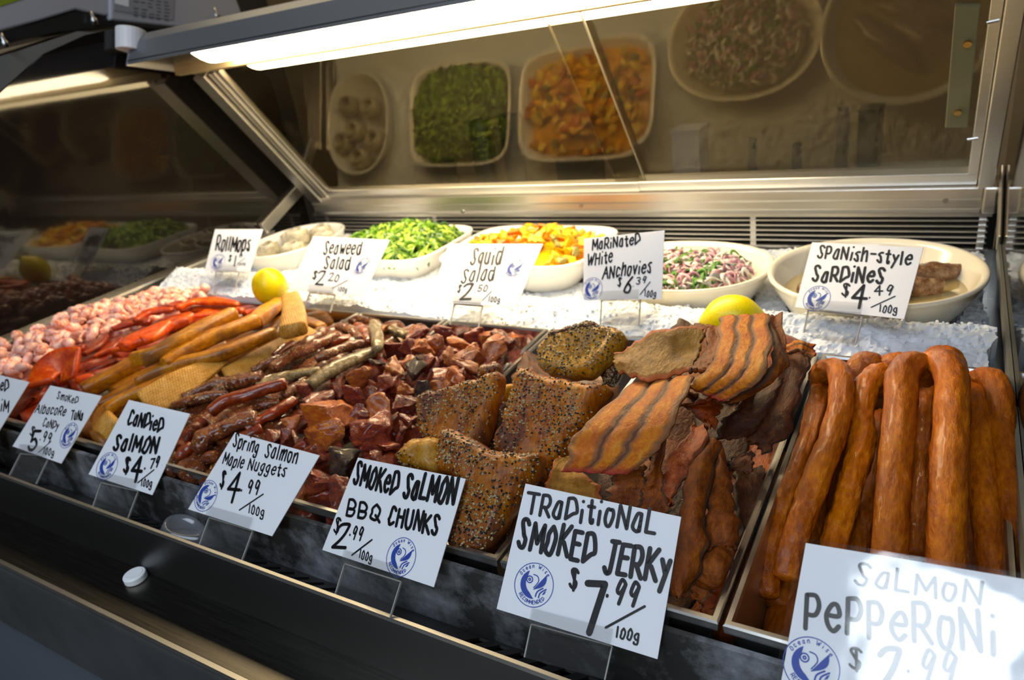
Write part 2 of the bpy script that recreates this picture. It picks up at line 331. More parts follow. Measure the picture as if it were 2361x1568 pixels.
def dbox(mb, x0, x1, t0, t1, o0, o1, i=0): return mb.prism([dpt(x0, t0, o0), dpt(x1, t0, o0), dpt(x1, t1, o0), dpt(x0, t1, o0)], DN * (o1 - o0), i)
TOP = .98
fr = MB()
dbox(fr, -3.40, -3.31, -.02, TOP, -.03, .05); dbox(fr, -3.295, -3.25, .0, TOP, -.03, .03)
fr.build('door_frame', alu, case, bevel=.004)
fr = MB(); dbox(fr, .098, .150, .0, TOP + .3, -.03, .04); fr.build('door_frame', alu, case, bevel=.004)
xm0, xm1 = onP((1225, 120), D0, DN).x, onP((1160, 70), D0, DN).x
door_l = MB(); dbox(door_l, -3.25, -1.24, .0, .062, -.008, .022); dbox(door_l, -3.25, -3.215, .062, TOP, -.008, .022)
dl = door_l.build('sliding_door', alu, case, bevel=.003)
dbox(MB(), -3.22, -1.20, .055, TOP, .004, .010).build('glass_pane', doorglass, dl)
dbox(MB(), -1.206, -1.20, .055, TOP, .003, .011).build('pane_edge', mat('pane_edge_highlight', (.22, .21, .16), .3), dl)  # opaque strip colour stands in for the highlight along the glass edge
door_r = MB(); dbox(door_r, -1.24, .095, .0, .062, -.030, .020); dbox(door_r, .062, .095, .062, TOP + .3, -.034, .020)
dr = door_r.build('sliding_door', alu, case, bevel=.003)
dbox(MB(), -1.36, .066, .055, TOP + .3, -.022, -.016).build('glass_pane', doorglass, dr)
dbox(MB(), -1.366, -1.36, .055, TOP + .3, -.023, -.015).build('pane_edge', bpy.data.materials['pane_edge_highlight'], dr)
# handle plate on the right door
hq = [onP(p, D0, DN) for p in ((2203, 0), (2262, 0), (2232, 282), (2180, 282))]
hp = [Vector(q) + DN * .012 for q in hq]
hd = MB().prism(hp, DN * .014).build('handle_plate', handle_m, dr, bevel=.003)
for p in ((2232, 85), (2210, 244)):
    q = onP(p, D0, DN); MB().disc(q + DN * .024, DN, .0115, .012, 18).build('brass_bolt', bolt_brass, hd)
for p in ((2290, 40), (2243, 311)):
    q = onP(p, D0, DN) + DN * .02; MB().tube([q - Vector((.016, 0, 0)), q + Vector((.016, 0, .004))], .006).build('hinge_pin', steel, dr)

# canopy lamp
CA, CB, CT = Vector((0, 2.288, 1.072)), Vector((0, 2.800, .946)), Vector((0, 2.367, 1.198))
XC0, XC1 = -3.46, .15
lamp = empty('canopy_light', (-1.7, 2.5, .95), 'grey metal light canopy with two glowing warm fluorescent tubes across the top of the case', 'lamp')
def cpt(x, t, o=0.0):
    n = (CB - CA).cross(Vector((1, 0, 0))).normalized()
    if n.z < 0: n = -n
    return Vector((x, 0, 0)) + CA.lerp(CB, t) + n * o
hs_ = MB().prism([(XC0, CA.y - .006, CA.z), (XC0, CT.y - .02, CT.z - .03), (XC0, CT.y + .02, CT.z), (XC0, 2.72, 1.13), (XC0, 2.83, .98), (XC0, CB.y, CB.z + .02), (XC0, 2.75, .99), (XC0, 2.54, 1.045), (XC0, 2.33, 1.095), (XC0, CA.y + .01, CA.z)], (XC1 - XC0, 0, 0))
hs_.build('housing', painted, lamp, bevel=.006)
pl = MB(); pl.prism([cpt(XC0, 0, .012), cpt(XC0, 1, .012), cpt(XC0, 1, .020), cpt(XC0, 0, .020)], (XC1 - XC0, 0, 0)); pl.build('reflector', warmsteel, lamp)
MB().prism([cpt(XC0, .46, .012), cpt(XC0, .55, .012), cpt(XC0, .535, -.022), cpt(XC0, .475, -.022)], (XC1 - XC0, 0, 0)).build('divider_rib', mat('rib_metal', (.42, .33, .18), .5, .3), lamp)
MB().prism([(XC0 - .012, CA.y - .008, CA.z - .004), (XC0 - .012, CT.y - .025, CT.z - .03), (XC0 - .012, CT.y + .02, CT.z + .004), (XC0 - .012, 2.72, 1.135), (XC0 - .012, 2.83, .98), (XC0 - .012, CB.y, CB.z - .004)], (.012, 0, 0)).build('end_cap', mat('end_cap_grey', (.40, .42, .45), .35, .5), lamp)
tube_m = emit('warm_tube', WARM, 32.0)
tx0, tx1 = -3.02, -.72
for t0, t1 in ((.05, .445), (.565, .95)):
    P = []
    for k in range(9):
        f = k / 8; P.append(cpt(0, t0 + (t1 - t0) * f, .010 - .030 * math.sin(math.pi * f)))
    V = []; F = []; xs = [tx0 + i * (tx1 - tx0) / 10 for i in range(11)]
    for x in xs: V += [p + Vector((x, 0, 0)) for p in P]
    for i in range(10):
        for k in range(8): F.append((i * 9 + k, i * 9 + k + 1, i * 9 + 10 + k, i * 9 + 9 + k))
    F += [tuple(range(9)), tuple(range(90, 99))]
    mesh('fluorescent_tube', V, F, tube_m, lamp, smooth=True)
bq, bt = onX((302, 118), XC0 - .015), onX((302, 68), XC0 - .015)
MB().tube([bq, bq.lerp(bt, .5), bt], .068, 24).build('end_bracket', white_plastic, lamp, smooth=False, bevel=.004)

# ------------------------------------------------------------------ pans
PANS = {'sausage': (-.268, .164), 'jerky': (-.722, -.276), 'bbq': (-1.150, -.730), 'nugget': (-1.590, -1.158), 'candied': (-2.030, -1.598), 'tuna': (-2.468, -2.038), 'red': (-2.906, -2.476), 'shrimp': (-3.350, -2.914)}
PY0, PY1 = .912, 1.985
PLAB = {'sausage': 'deep steel pan at the right end holding long smoked sausages', 'jerky': 'steel pan holding dried fish jerky sheets', 'bbq': 'steel pan holding large peppered fish chunks',
        'nugget': 'steel pan holding cubed dark red salmon nuggets', 'candied': 'steel pan holding dark seeded candied salmon strips', 'tuna': 'steel pan holding golden tuna strips', 'red': 'steel pan holding bright red smoked fish pieces', 'shrimp': 'steel pan at the left end holding pink shrimp'}
def pan(k):
    x0, x1 = PANS[k]; w_ = .006; tp = .015; zb = -.235; mb = MB()
    o = [(x0, PY0), (x1, PY0), (x1, PY1), (x0, PY1)]
    def ring(i, z): return [Vector((x0 + i, PY0 + i, z)), Vector((x1 - i, PY0 + i, z)), Vector((x1 - i, PY1 - i, z)), Vector((x0 + i, PY1 - i, z))]
    rs = [ring(0.002, -.022), ring(0, -.004), ring(.003, 0), ring(.012, 0), ring(.016, -.006), ring(.018 + tp, zb + .01), ring(.028 + tp, zb)]
    V = []; F = []
    for r in rs: V += r
    for a in range(len(rs) - 1):
        for q in range(4): F.append((a * 4 + q, a * 4 + (q + 1) % 4, a * 4 + 4 + (q + 1) % 4, a * 4 + 4 + q))
    n = (len(rs) - 1) * 4; F.append((n, n + 1, n + 2, n + 3))
    ob = mesh('steel_pan', V, F, steel)
    md = ob.modifiers.new('wall', 'SOLIDIFY'); md.thickness = .0012
    return tag(ob, PLAB[k], 'pan', 'steel pans across the case')
for k in PANS: pan(k)

# ------------------------------------------------------------------ ice
def ice_h(x, y):
    h = -.012 + .050 * min(1, max(0, (y - 1.99) / .13)) - .125 * min(1, max(0, (y - 2.16) / .24)) - .02 * max(0, (y - 2.6))
    if x < -1.5: h += .03 * min(1, (-1.5 - x) / .6)
    return h
BOWLS = []
def ice():
    x0, x1, y0, y1 = XL + .09, .135, 1.995, YB - .03; nx, ny = 400, 130; V = []; F = []
    for j in range(ny + 1):
        for i in range(nx + 1):
            x = x0 + (x1 - x0) * i / nx; y = y0 + (y1 - y0) * j / ny
            if i == nx: x += .025 * nz((y * 14, 3, 1))
            if i > nx - 3: x += .02 * nz((y * 40, 3, 7))
            p = (x, y, 0)
            z = ice_h(x, y) + .014 * nz(p, 9) + .009 * nz(p, 26) + .008 * nz(p, 70, 3)
            for cx, cy, rx, ry in BOWLS:
                d = math.hypot((x - cx) / rx, (y - cy) / ry)
                if d < .80: z = min(z, -.155)
            V.append((x, y, z))
    w_ = nx + 1
    for j in range(ny):
        for i in range(nx): F.append((j * w_ + i, j * w_ + i + 1, (j + 1) * w_ + i + 1, (j + 1) * w_ + i))
    # skirt down to the deck
    edge = [i for i in range(w_)] + [j * w_ + nx for j in range(1, ny + 1)] + [ny * w_ + i for i in range(nx - 1, -1, -1)] + [j * w_ for j in range(ny - 1, 0, -1)]
    b = len(V)
    for e in edge: V.append((V[e][0], V[e][1], -.295))
    for k in range(len(edge)): F.append((edge[k], edge[(k + 1) % len(edge)], b + (k + 1) % len(edge), b + k))
    rr = random.Random(3)
    ico = [Vector(v) for v in ((0, 0, 1), (.9, 0, .4), (.3, .85, .4), (-.7, .5, .4), (-.7, -.5, .4), (.3, -.85, .4), (0, 0, -.6))]
    for k in range(4200):
        x = rr.uniform(x0, x1 + .01); y = rr.uniform(y0, y1)
        if any(math.hypot((x - cx) / rx, (y - cy) / ry) < .93 for cx, cy, rx, ry in BOWLS): continue
        s = rr.uniform(.004, .010); M_ = Matrix.Rotation(rr.uniform(0, 6.28), 3, Vector((rr.uniform(-1, 1), rr.uniform(-1, 1), rr.uniform(-1, 1))).normalized())
        c = Vector((x, y, ice_h(x, y) + .014 * nz((x, y, 0), 9) + .009 * nz((x, y, 0), 26) + rr.uniform(-.002, .004))); n = len(V)
        V += [c + (M_ @ v) * s for v in ico]
        F += [(n, n + 1 + q, n + 1 + (q + 1) % 5) for q in range(5)] + [(n + 6, n + 1 + (q + 1) % 5, n + 1 + q) for q in range(5)]
    o = mesh('crushed_ice', V, F, ice_m); return tag(o, 'bed of crushed white ice behind the pans and around the bowls', 'ice', kind='stuff')

# ------------------------------------------------------------------ bowls
def bowl(name, cx, cy, rx, ry, zr, ex, m, label, h=.20, fl=.62, edge=.012, rot=0.0):
    """superellipse bowl with a rolled rim; ex 2 = oval, larger = squarer"""
    N = 72; V = []; F = []
    def se(a, f):
        c, s = math.cos(a), math.sin(a); k = (abs(c) ** ex + abs(s) ** ex) ** (-1 / ex)
        x, y = rx * f * k * c, ry * f * k * s
        return Vector((cx + x * math.cos(rot) - y * math.sin(rot), cy + x * math.sin(rot) + y * math.cos(rot), 0))
    P = [(fl * .86, -h), (fl, -h * .96), (fl + (1 - fl) * .45, -h * .60), (fl + (1 - fl) * .80, -h * .25), (.965, -.028), (.985, -.012), (1.0, -.006), (1.0, .002), (.988, .006), (.955, .003), (.925, -.012), (fl + (1 - fl) * .66, -h * .30), (fl + (1 - fl) * .30, -h * .62), (fl * .93, -h * .86), (fl * .6, -h * .90)]
    for f, z in P:
        for q in range(N): V.append(se(q * 2 * math.pi / N, f) + Vector((0, 0, zr + z)))
    for a in range(len(P) - 1):
        for q in range(N): F.append((a * N + q, a * N + (q + 1) % N, a * N + N + (q + 1) % N, a * N + N + q))
    F += [tuple(range(N))[::-1], tuple(range((len(P) - 1) * N, len(P) * N))]
    BOWLS.append((cx, cy, rx, ry))
    return tag(mesh(name, V, F, m, smooth=True), label, 'bowl', 'salad bowls set in the ice'), se
ZR = .05
bw1, se1 = bowl('oval_bowl', -3.16, 2.72, .25, .31, ZR, 2.3, ceramic, 'white oval bowl of rolled herring at the far left of the ice')
bw2, se2 = bowl('square_bowl', -2.40, 2.72, .345, .285, ZR, 5, ceramic, 'white rectangular bowl filled with green seaweed salad')
bw3, se3 = bowl('square_bowl', -1.63, 2.72, .375, .285, ZR, 5, ceramic, 'white rectangular bowl filled with orange squid salad')
bw4, se4 = bowl('oval_bowl', -.86, 2.53, .345, .275, ZR, 2.2, cream_cer, 'cream oval bowl of chopped white fish and onion')
bw5, se5 = bowl('oval_bowl', -.193, 2.55, .335, .325, ZR, 2.1, cream_cer, 'cream round bowl of whole brown fish in oil near the right end', h=.21)
ice()

# ------------------------------------------------------------------ food shapes
def chunk(name, c, dims, rng, m, parent=None, rot=None, rough=.05, n=13, cuts=3, bev=.10, flat=.0):
    """torn irregular block: convex hull of jittered points, bevelled, subdivided and displaced"""
    bm = bmesh.new(); a, b, h = dims
    for k in range(n):
        v = Vector([rng.uniform(-1, 1) for _ in range(3)]); mx = max(abs(q) for q in v); v = v / mx
        v = Vector((v.x * rng.uniform(.86, 1.08), v.y * rng.uniform(.86, 1.08), v.z * rng.uniform(.86, 1.08)))
        bm.verts.new((v.x * a / 2, v.y * b / 2, v.z * h / 2))
    r = bmesh.ops.convex_hull(bm, input=bm.verts)
    bmesh.ops.delete(bm, geom=[v for v in bm.verts if not v.link_faces], context='VERTS')
    bmesh.ops.dissolve_limit(bm, angle_limit=.25, verts=bm.verts, edges=bm.edges)
    bmesh.ops.bevel(bm, geom=list(bm.edges), offset=min(dims) * bev, segments=2, profile=.6, affect='EDGES', clamp_overlap=True)
    bmesh.ops.triangulate(bm, faces=bm.faces)
    bmesh.ops.subdivide_edges(bm, edges=bm.edges, cuts=cuts, use_grid_fill=True)
    mn = min(dims); sd = rng.uniform(0, 50)
    bm.normal_update()
    for v in bm.verts:
        q = v.co / mn
        v.co += v.normal * mn * (rough * nz(q, 2.2, sd) * 1.6 + rough * nz(q, 6, sd) * .9 + rough * .7 * nz((q.x * 2, q.y * 9, q.z * 9), 1.0, sd))
    Mr = rot or Matrix.Rotation(rng.uniform(0, 6.28), 3, 'Z') @ Matrix.Rotation(rng.uniform(-.7, .7), 3, 'X') @ Matrix.Rotation(rng.uniform(-.7, .7), 3, 'Y')
    V = [Vector(c) + Mr @ v.co for v in bm.verts]; F = [[v.index for v in f.verts] for f in bm.faces] if not bm.verts.index_update() else None
    bm.free()
    o = mesh(name, V, F, m, parent, origin=c, smooth=True)
    return o
def strip(name, P, hw, ht, m, parent=None, wrk=0.0, ex=2.6, seg=36, ring=18, wob=.10, wobf=12, blunt=.06, up=None, seed=0, taper=(1, 1), twist=0.0):
    """swept piece along centreline P (layout units): half width hw (list or value), half thickness ht"""
    P = [Vector(p) for p in P]; hw = hw if isinstance(hw, list) else [hw] * len(P); V = []; F = []; UV = []
    L_ = sum((P[i + 1] - P[i]).length for i in range(len(P) - 1))
    for k in range(seg + 1):
        s = k / seg; p = cat(P, s); d = (cat(P, min(1, s + .02)) - cat(P, max(0, s - .02))).normalized()
        u_ = Vector(up) if up else Vector((0, 0, 1)); a = d.cross(u_).normalized(); b = a.cross(d).normalized()
        if twist:
            an = twist * (s - .5); a, b = a * math.cos(an) + b * math.sin(an), b * math.cos(an) - a * math.sin(an)
        wv = cat(hw, s); e = min(s, 1 - s) / blunt
        cl = math.sqrt(max(0, 1 - (1 - min(1, e)) ** 2)) if e < 1 else 1
        cl = max(cl, .03); tp = taper[0] + (taper[1] - taper[0]) * s
        for q in range(ring):
            t = q * 2 * math.pi / ring; c_, s_ = math.cos(t), math.sin(t); kk = (abs(c_) ** ex + abs(s_) ** ex) ** (-1 / ex)
            dv = a * (c_ * kk * wv * tp * cl) + b * (s_ * kk * ht * tp * cl)
            q3 = p + dv; nn = dv.normalized()
            q3 = q3 + nn * min(wv, ht) * wob * cl * (1.4 * nz(q3, wobf, seed) + .8 * nz(q3, wobf * 3, seed + 5))
            if wrk: q3 = q3 + nn * min(wv, ht) * wrk * cl * (abs(nz((c_ * 3.2, s_ * 3.2, s * 5), 1.3, seed)) + .6 * abs(nz((c_ * 6, s_ * 6, s * 11), 1.3, seed + 3)) - .35)
            V.append(q3); UV.append((q / ring, s))
    for k in range(seg):
        for q in range(ring): F.append((k * ring + q, k * ring + (q + 1) % ring, (k + 1) * ring + (q + 1) % ring, (k + 1) * ring + q))
    F += [tuple(range(ring))[::-1], tuple(range(seg * ring, (seg + 1) * ring))]
    return mesh(name, V, F, m, parent, smooth=True, uv=UV)
def sheet(name, rows, m, th=.010, n=46, k=26, rip=.006, ripf=14, rag=.010, seed=0, dome=0.0, grooves=(), parent=None):
    """bent sheet between left and right edges (rows of 3-D pairs), with thickness, ripple and ragged rim"""
    Ls = [Vector(r[0]) for r in rows]; Rs = [Vector(r[1]) for r in rows]; G = []
    for i in range(n + 1):
        t = i / n; a, b = cat(Ls, t), cat(Rs, t); row = []
        d = (cat(Ls, min(1, t + .03)) + cat(Rs, min(1, t + .03)) - cat(Ls, max(0, t - .03)) - cat(Rs, max(0, t - .03))).normalized()
        nr = (b - a).cross(d).normalized()
        if nr.dot(EYE - a) < 0: nr = -nr
        ra, rb = rag * nz((t * 9, seed, 1), 1.3), rag * nz((t * 9, seed, 4), 1.3); w_ = max((b - a).length, 1e-4); ux = (b - a) / w_
        a2, b2 = a - ux * ra, b + ux * rb
        for j in range(k + 1):
            u = j / k; p = a2.lerp(b2, u)
            if i in (0, n): p = p + d * rag * (1 if i else -1) * nz((u * 7, seed, 8), 1.3)
            z = rip * (nz((u * 1.6, t * 2.0, seed), 1) * 2.0 + nz(p, ripf * 3, seed) * .22) + dome * math.sin(math.pi * u) - .5 * dome
            for g in grooves: z -= th * .42 * math.exp(-((u - g - .010 * nz((t * 3, seed, g * 9))) / .035) ** 2)
            row.append((p + nr * z, nr, u, t))
        G.append(row)
    V = []; F = []; UV = []; W = k + 1; N = (n + 1) * W
    for sgn in (.5, -.5):
        for row in G:
            for j, (p, nr, u, t) in enumerate(row):
                e = min(u, 1 - u) * k; q = .45 if e < 1 else 1
                V.append(p + nr * th * sgn * q); UV.append((u, t))
    for i in range(n):
        for j in range(k):
            a = i * W + j; F.append((a, a + 1, a + W + 1, a + W)); F.append((N + a, N + a + W, N + a + W + 1, N + a + 1))
    ed = [j for j in range(k)] + [i * W + k for i in range(n)] + [n * W + j for j in range(k, 0, -1)] + [i * W for i in range(n, 0, -1)]
    for q in range(len(ed)): F.append((ed[q], ed[(q + 1) % len(ed)], N + ed[(q + 1) % len(ed)], N + ed[q]))
    return mesh(name, V, F, m, parent, smooth=True, uv=UV)
def slab(name, poly, a, nrm, th, m, parent=None, rough=.013, res=.011, seed=0, edge=.03, ridge=None):
    """outline (3-D points in a plane) filled, domed at the rim, fibrous front; returns object and front sample function"""
    nrm = Vector(nrm).normalized(); a = Vector(a)
    ux = Vector((0, 0, 1)).cross(nrm).normalized(); uy = nrm.cross(ux)
    P2 = [Vector(((p - a).dot(ux), (p - a).dot(uy))) for p in map(Vector, poly)]; n0 = len(P2)
    B = []
    for i in range(n0):
        p, q, r, s_ = P2[i - 1], P2[i], P2[(i + 1) % n0], P2[(i + 2) % n0]; m_ = max(2, int((r - q).length / (res * .7)))
        for k in range(m_):
            f = k / m_; v = .5 * ((2 * q) + (r - p) * f * .6 + (2 * (r - q) - (r - p) * .6 - (r - q) * 0) * 0 * f) if False else q.lerp(r, f)
            # soften corners
            v = v + Vector((nz((v.x, v.y, seed), 30), nz((v.x, v.y, seed + 9), 30))) * rough * .6
            B.append(v)
    for _ in range(1): B = [(B[i - 1] + B[i] * 2 + B[(i + 1) % len(B)]) / 4 for i in range(len(B))]
    nb = len(B)
    def inside(p):
        c = False; j = nb - 1
        for i in range(nb):
            if (B[i].y > p.y) != (B[j].y > p.y) and p.x < (B[j].x - B[i].x) * (p.y - B[i].y) / (B[j].y - B[i].y) + B[i].x: c = not c
            j = i
        return c
    def dist(p): return min((p - b).length for b in B)
    x0, x1 = min(b.x for b in B), max(b.x for b in B); y0, y1 = min(b.y for b in B), max(b.y for b in B)
    pts = list(B); y = y0; D = [0.0] * nb
    while y < y1:
        x = x0
        while x < x1:
            p = Vector((x + res * .2 * math.sin(y * 900), y))
            if inside(p):
                d = dist(p)
                if d > res * .6: pts.append(p); D.append(d)
            x += res
        y += res
    vs, _, fs, _, _, _ = delaunay_2d_cdt(pts, [(i, (i + 1) % nb) for i in range(nb)], [], 1, 1e-6)
    if len(vs) != len(pts): D = [0.0 if i < nb else dist(v) for i, v in enumerate(vs)]
    def lift(v, d):
        r = min(1, d / edge); h = th * .5 * math.sqrt(max(0, 1 - (1 - r) ** 2))
        return h + rough * (nz((v.x * 9, v.y * 5, seed), 2.2) * .8 + nz((v.x * 46, v.y * 9, seed), 1.0) * .55 + nz((v.x, v.y, seed), 40) * .3) * (.3 + .7 * r)
    V = [a + ux * v.x + uy * v.y + nrm * lift(v, d) for v, d in zip(vs, D)]
    N = len(V); V += [a + ux * v.x + uy * v.y - nrm * (th * .5 + (th * .5 * min(1, d / edge))) for v, d in zip(vs, D)]
    F = [tuple(f) for f in fs]; F += [tuple(i + N for i in reversed(f)) for f in fs]
    F += [(i, (i + 1) % nb, N + (i + 1) % nb, N + i) for i in range(nb)]
    o = mesh(name, V, F, m, parent, smooth=True)
    front = [(V[i], D[i]) for i in range(nb, len(vs))]
    def sample(rng):
        i = rng.randrange(len(fs)); f = fs[i]; r = [rng.random() + .02 for _ in f]; t = sum(r)
        return sum((V[q] * (w_ / t) for q, w_ in zip(f, r)), Vector((0, 0, 0)))
    return o, sample, nrm
pep_black = mat('black_pepper', (.012, .010, .008), .5); pep_cream = mat('cracked_pepper', (.36, .26, .12), .6)
def pepper(o, sample, nrm, count, rng, clusters=()):
    V = []; F = []; I = []
    oc = [Vector(v) for v in ((1, 0, 0), (-.9, .1, 0), (0, 1, .1), (.1, -.9, 0), (0, 0, .9), (0, 0, -.6))]; fc = [(0, 2, 4), (2, 1, 4), (1, 3, 4), (3, 0, 4), (2, 0, 5), (1, 2, 5), (3, 1, 5), (0, 3, 5)]
    for k in range(int(count * 1.7)):
        p = sample(rng)
        if nz(p, 9, 5) < rng.uniform(-.45, .15): continue
        s = rng.uniform(.0022, .0048) * (1.15 if rng.random() < .2 else 1); Mr = Matrix.Rotation(rng.uniform(0, 6), 3, Vector((rng.uniform(-1, 1), rng.uniform(-1, 1), 1)).normalized()); n = len(V)
        st = rng.uniform(.6, 1.1)
        V += [p + nrm * s * .25 + Mr @ Vector((v.x * s, v.y * s * st, v.z * s * .8)) for v in oc]; F += [tuple(q + n for q in f) for f in fc]; I += [0 if rng.random() < .45 else 1] * 8
    if V:
        q = mesh('pepper_coating', V, F, [pep_black, pep_cream], o, mi=I); q['kind'] = 'stuff'; q['label'] = 'cracked black and cream peppercorns'

# ------------------------------------------------------------------ lettering: a hand-drawn marker alphabet (x 0-9, y 0-9, baseline 2)
GL = {'A': (.72, '!024992 !2575'), 'B': (.62, '!1219 1959876515 1565846212'), 'C': (.66, '886939251423325283'), 'D': (.68, '!1219 1969956412'), 'E': (.58, '!89191282 !1676'), 'H': (.68, '!1912 !8982 !1686'), 'J': (.62, '!3999 6963523213'), 'K': (.64, '!1912 !8915 !4592'), 'L': (.52, '!191292'), 'M': (.80, '!1219548992'), 'N': (.68, '!12198289'), 'O': (.66, '592725133262858759'), 'P': (.58, '!1219 1969876515'), 'Q': (.70, '592725133262858759 !5491'), 'R': (.62, '!1219 1969876515 !4592'), 'S': (.62, '88693928465574623213'), 'T': (.70, '!0999 !5952'), 'U': (.66, '191432628489'), 'W': (.86, '!0922576299'), 'Y': (.62, '!1955 !8922'),
      'a': (.58, '774725133262757772'), 'b': (.58, '!1912 15477784623213'), 'c': (.52, '8657271423324283'), 'd': (.60, '77572714326275 !8982'), 'e': (.56, '1585774715235283'), 'g': (.56, '77471533637677 !7773 73601011'), 'h': (.56, '!1912 15477782'), 'i': (.24, '!5652 !5959'), 'l': (.22, '!5952'), 'm': (.84, '!1712 15374742 44678782'), 'n': (.56, '!1712 15477782'), 'o': (.54, '572714326285775757'), 'p': (.56, '!1710 15477784623213'), 'q': (.56, '77471533637677 !7770'), 'r': (.46, '!1712 14375777'), 's': (.50, '8757265564724213'), 't': (.44, '!4953 53628283 !1787'), 'u': (.56, '171332627577 !7772'), 'v': (.52, '!175287'), 'w': (.74, '!1732557297'), 'y': (.54, '!1754 !8720'),
      '0': (.52, '592725133262858759'), '1': (.30, '!5952'), '2': (.60, '18397978664412 !1292'), '4': (.62, '!691595 !6962'), '5': (.56, '!892925 255684623213'), '7': (.58, '!199942'), '9': (.54, '88694926456688 !8852'), '$': (.62, '88693928465574623213 !5951'), '.': (.22, '!5253'), '-': (.5, '!1686'), '/': (.7, '!1199')}
GL['3'] = (.54, '196987664656 46748462423213'); GL['6'] = (.56, '79472513326274654625')
def strokes(ch):
    wd, s = GL[ch]; out = []
    for st in s.split(' '):
        cv = st[0] != '!'; d = st.lstrip('!'); pts = [Vector((int(d[i]) / 9 * wd, (int(d[i + 1]) - 2) / 7)) for i in range(0, len(d) - 1, 2)]
        if cv and len(pts) > 2: n = (len(pts) - 1) * 4; pts = [cat(pts, k / n) for k in range(n + 1)]
        out.append(pts)
    return wd, out
class Ink:
    """flat strokes lying on a card: origin, in-plane axes"""
    def __init__(s, a, n, off): s.V = []; s.F = []; s.a = Vector(a); s.n = Vector(n).normalized(); s.off = s.n * off
    def pt(s, px): return onP(px, s.a, s.n) + s.off
    def poly(s, P): k = len(s.V); s.V += P; s.F.append(tuple(range(k, k + len(P))))
    def line(s, P, w):
        ux = Vector((0, 0, 1)).cross(s.n).normalized(); uy = s.n.cross(ux)
        for i in range(len(P) - 1):
            d = P[i + 1] - P[i]
            if d.length < 1e-6: continue
            sd = s.n.cross(d.normalized()) * (w / 2); s.poly([P[i] + sd, P[i] - sd, P[i + 1] - sd, P[i + 1] + sd])
        for i, p in enumerate(P):
            s.poly([p + ux * (w / 2 * math.cos(q * math.pi / 4)) + uy * (w / 2 * math.sin(q * math.pi / 4)) + s.n * (2e-5 * (i % 3 + 1)) for q in range(8)])
    def word(s, cr, txt, x0, y0, x1, y1, ux, uy, k=.125, rng=R_):
        if txt == '/':
            a, b = s.pt(cr(x0, y0)), s.pt(cr(x1, y1)); s.line([a, a.lerp(b, .5), b], ux); return
        st = [strokes(c) for c in txt if c != ' ']; gap = .16; tot = sum(w_ for w_, _ in st) + gap * (len(st) - 1)
        o, e, h = s.pt(cr(x0, y0)), s.pt(cr(x1, y1)), s.pt(cr(x0 + ux, y0 + uy)); bx = e - o; up = h - o; x = 0
        w = up.length * k * 1.22 + .0005
        for w_, ss in st:
            dy = rng.uniform(-.05, .05); sc = rng.uniform(.94, 1.06); sl = rng.uniform(-.05, .05)
            for P in ss:
                s.line([o + bx * ((x + p.x + p.y * sl) / tot) + up * (p.y * sc + dy) for p in P], w)
            x += w_ + gap
    def build(s, name, m, parent): return mesh(name, s.V, s.F, m, parent)
def emblem(card, a, n, c, rad, off, rot=0.0):
    """round blue seal: ring, fish curling over waves, ring lettering"""
    k = Ink(a, n, off); ux = Vector((0, 0, 1)).cross(k.n).normalized(); uy = k.n.cross(ux)
    if rot: ux, uy = ux * math.cos(rot) + uy * math.sin(rot), uy * math.cos(rot) - ux * math.sin(rot)
    o = onP(c, k.a, k.n) + k.off
    g = lambda x, y: o + ux * (x * rad) + uy * (y * rad)
    k.line([g(.97 * math.cos(t * math.pi / 24), .97 * math.sin(t * math.pi / 24)) for t in range(49)], .035 * rad)
    A = [g(-.02 + .66 * math.cos(math.radians(t)), .02 + .64 * math.sin(math.radians(t))) for t in range(118, 281, 9)]
    B = [g(.20 + .62 * math.cos(math.radians(t)), .10 + .56 * math.sin(math.radians(t))) for t in range(236, 148, -9)]
    for i in range(len(A) - 1):
        j0 = min(len(B) - 1, int((len(A) - 1 - i) * (len(B) - 1) / (len(A) - 1))); j1 = min(len(B) - 1, int((len(A) - 2 - i) * (len(B) - 1) / (len(A) - 1)))
        k.poly([A[i], A[i + 1], B[j1], B[j0]] if j0 != j1 else [A[i], A[i + 1], B[j0]])
    for r in (.15, .05): k.line([g(-.25 + r * math.cos(t * .45), .20 + r * math.sin(t * .45)) for t in range(15)], .05 * rad)
    k.line([cat([g(-.10, .45), g(.12, .40), g(.20, .18), g(.02, -.12)], t / 10) for t in range(11)], .045 * rad)
    T = [cat([g(.0, -.22), g(.16, .0), g(.34, .26), g(.56, .56)], t / 8) for t in range(9)]; T2 = [cat([g(.56, .56), g(.58, .22), g(.42, -.02), g(.0, -.22)], t / 8) for t in range(1, 8)]
    k.poly(T + T2)
    for q, (x, y) in enumerate(((.18, -.48), (.34, -.50))): k.line([cat([g(x, y), g(x + .05, y + .22), g(x + .30, y + .42)], t / 6) for t in range(7)], .06 * rad)
    k.poly([g(.48, -.36), g(.56, -.20), g(.66, -.14), g(.60, -.30)])
    for txt, a0, a1, r, top in (('Ocean Wise', 152, 42, .76, True), ('RECOMMENDED', 222, 318, .84, False)):
        n_ = len(txt)
        for i, ch in enumerate(txt):
            if ch == ' ': continue
            t = math.radians(a0 + (a1 - a0) * i / (n_ - 1)); rr = Vector((math.cos(t), math.sin(t))); tg = Vector((math.sin(t), -math.cos(t))) if top else Vector((-math.sin(t), math.cos(t))); upv = rr if top else -rr
            w_, ss = strokes(ch)
            for P in ss: k.line([g(*(rr * r + tg * ((p.x - w_ / 2) * .17) + upv * (p.y * .15))) for p in P], .028 * rad)
    return k.build('round_seal', blue_m, card)
Zp = lambda yaw, lean: (Vector((-math.sin(math.radians(yaw)), math.cos(math.radians(yaw)), 0)), math.radians(lean))
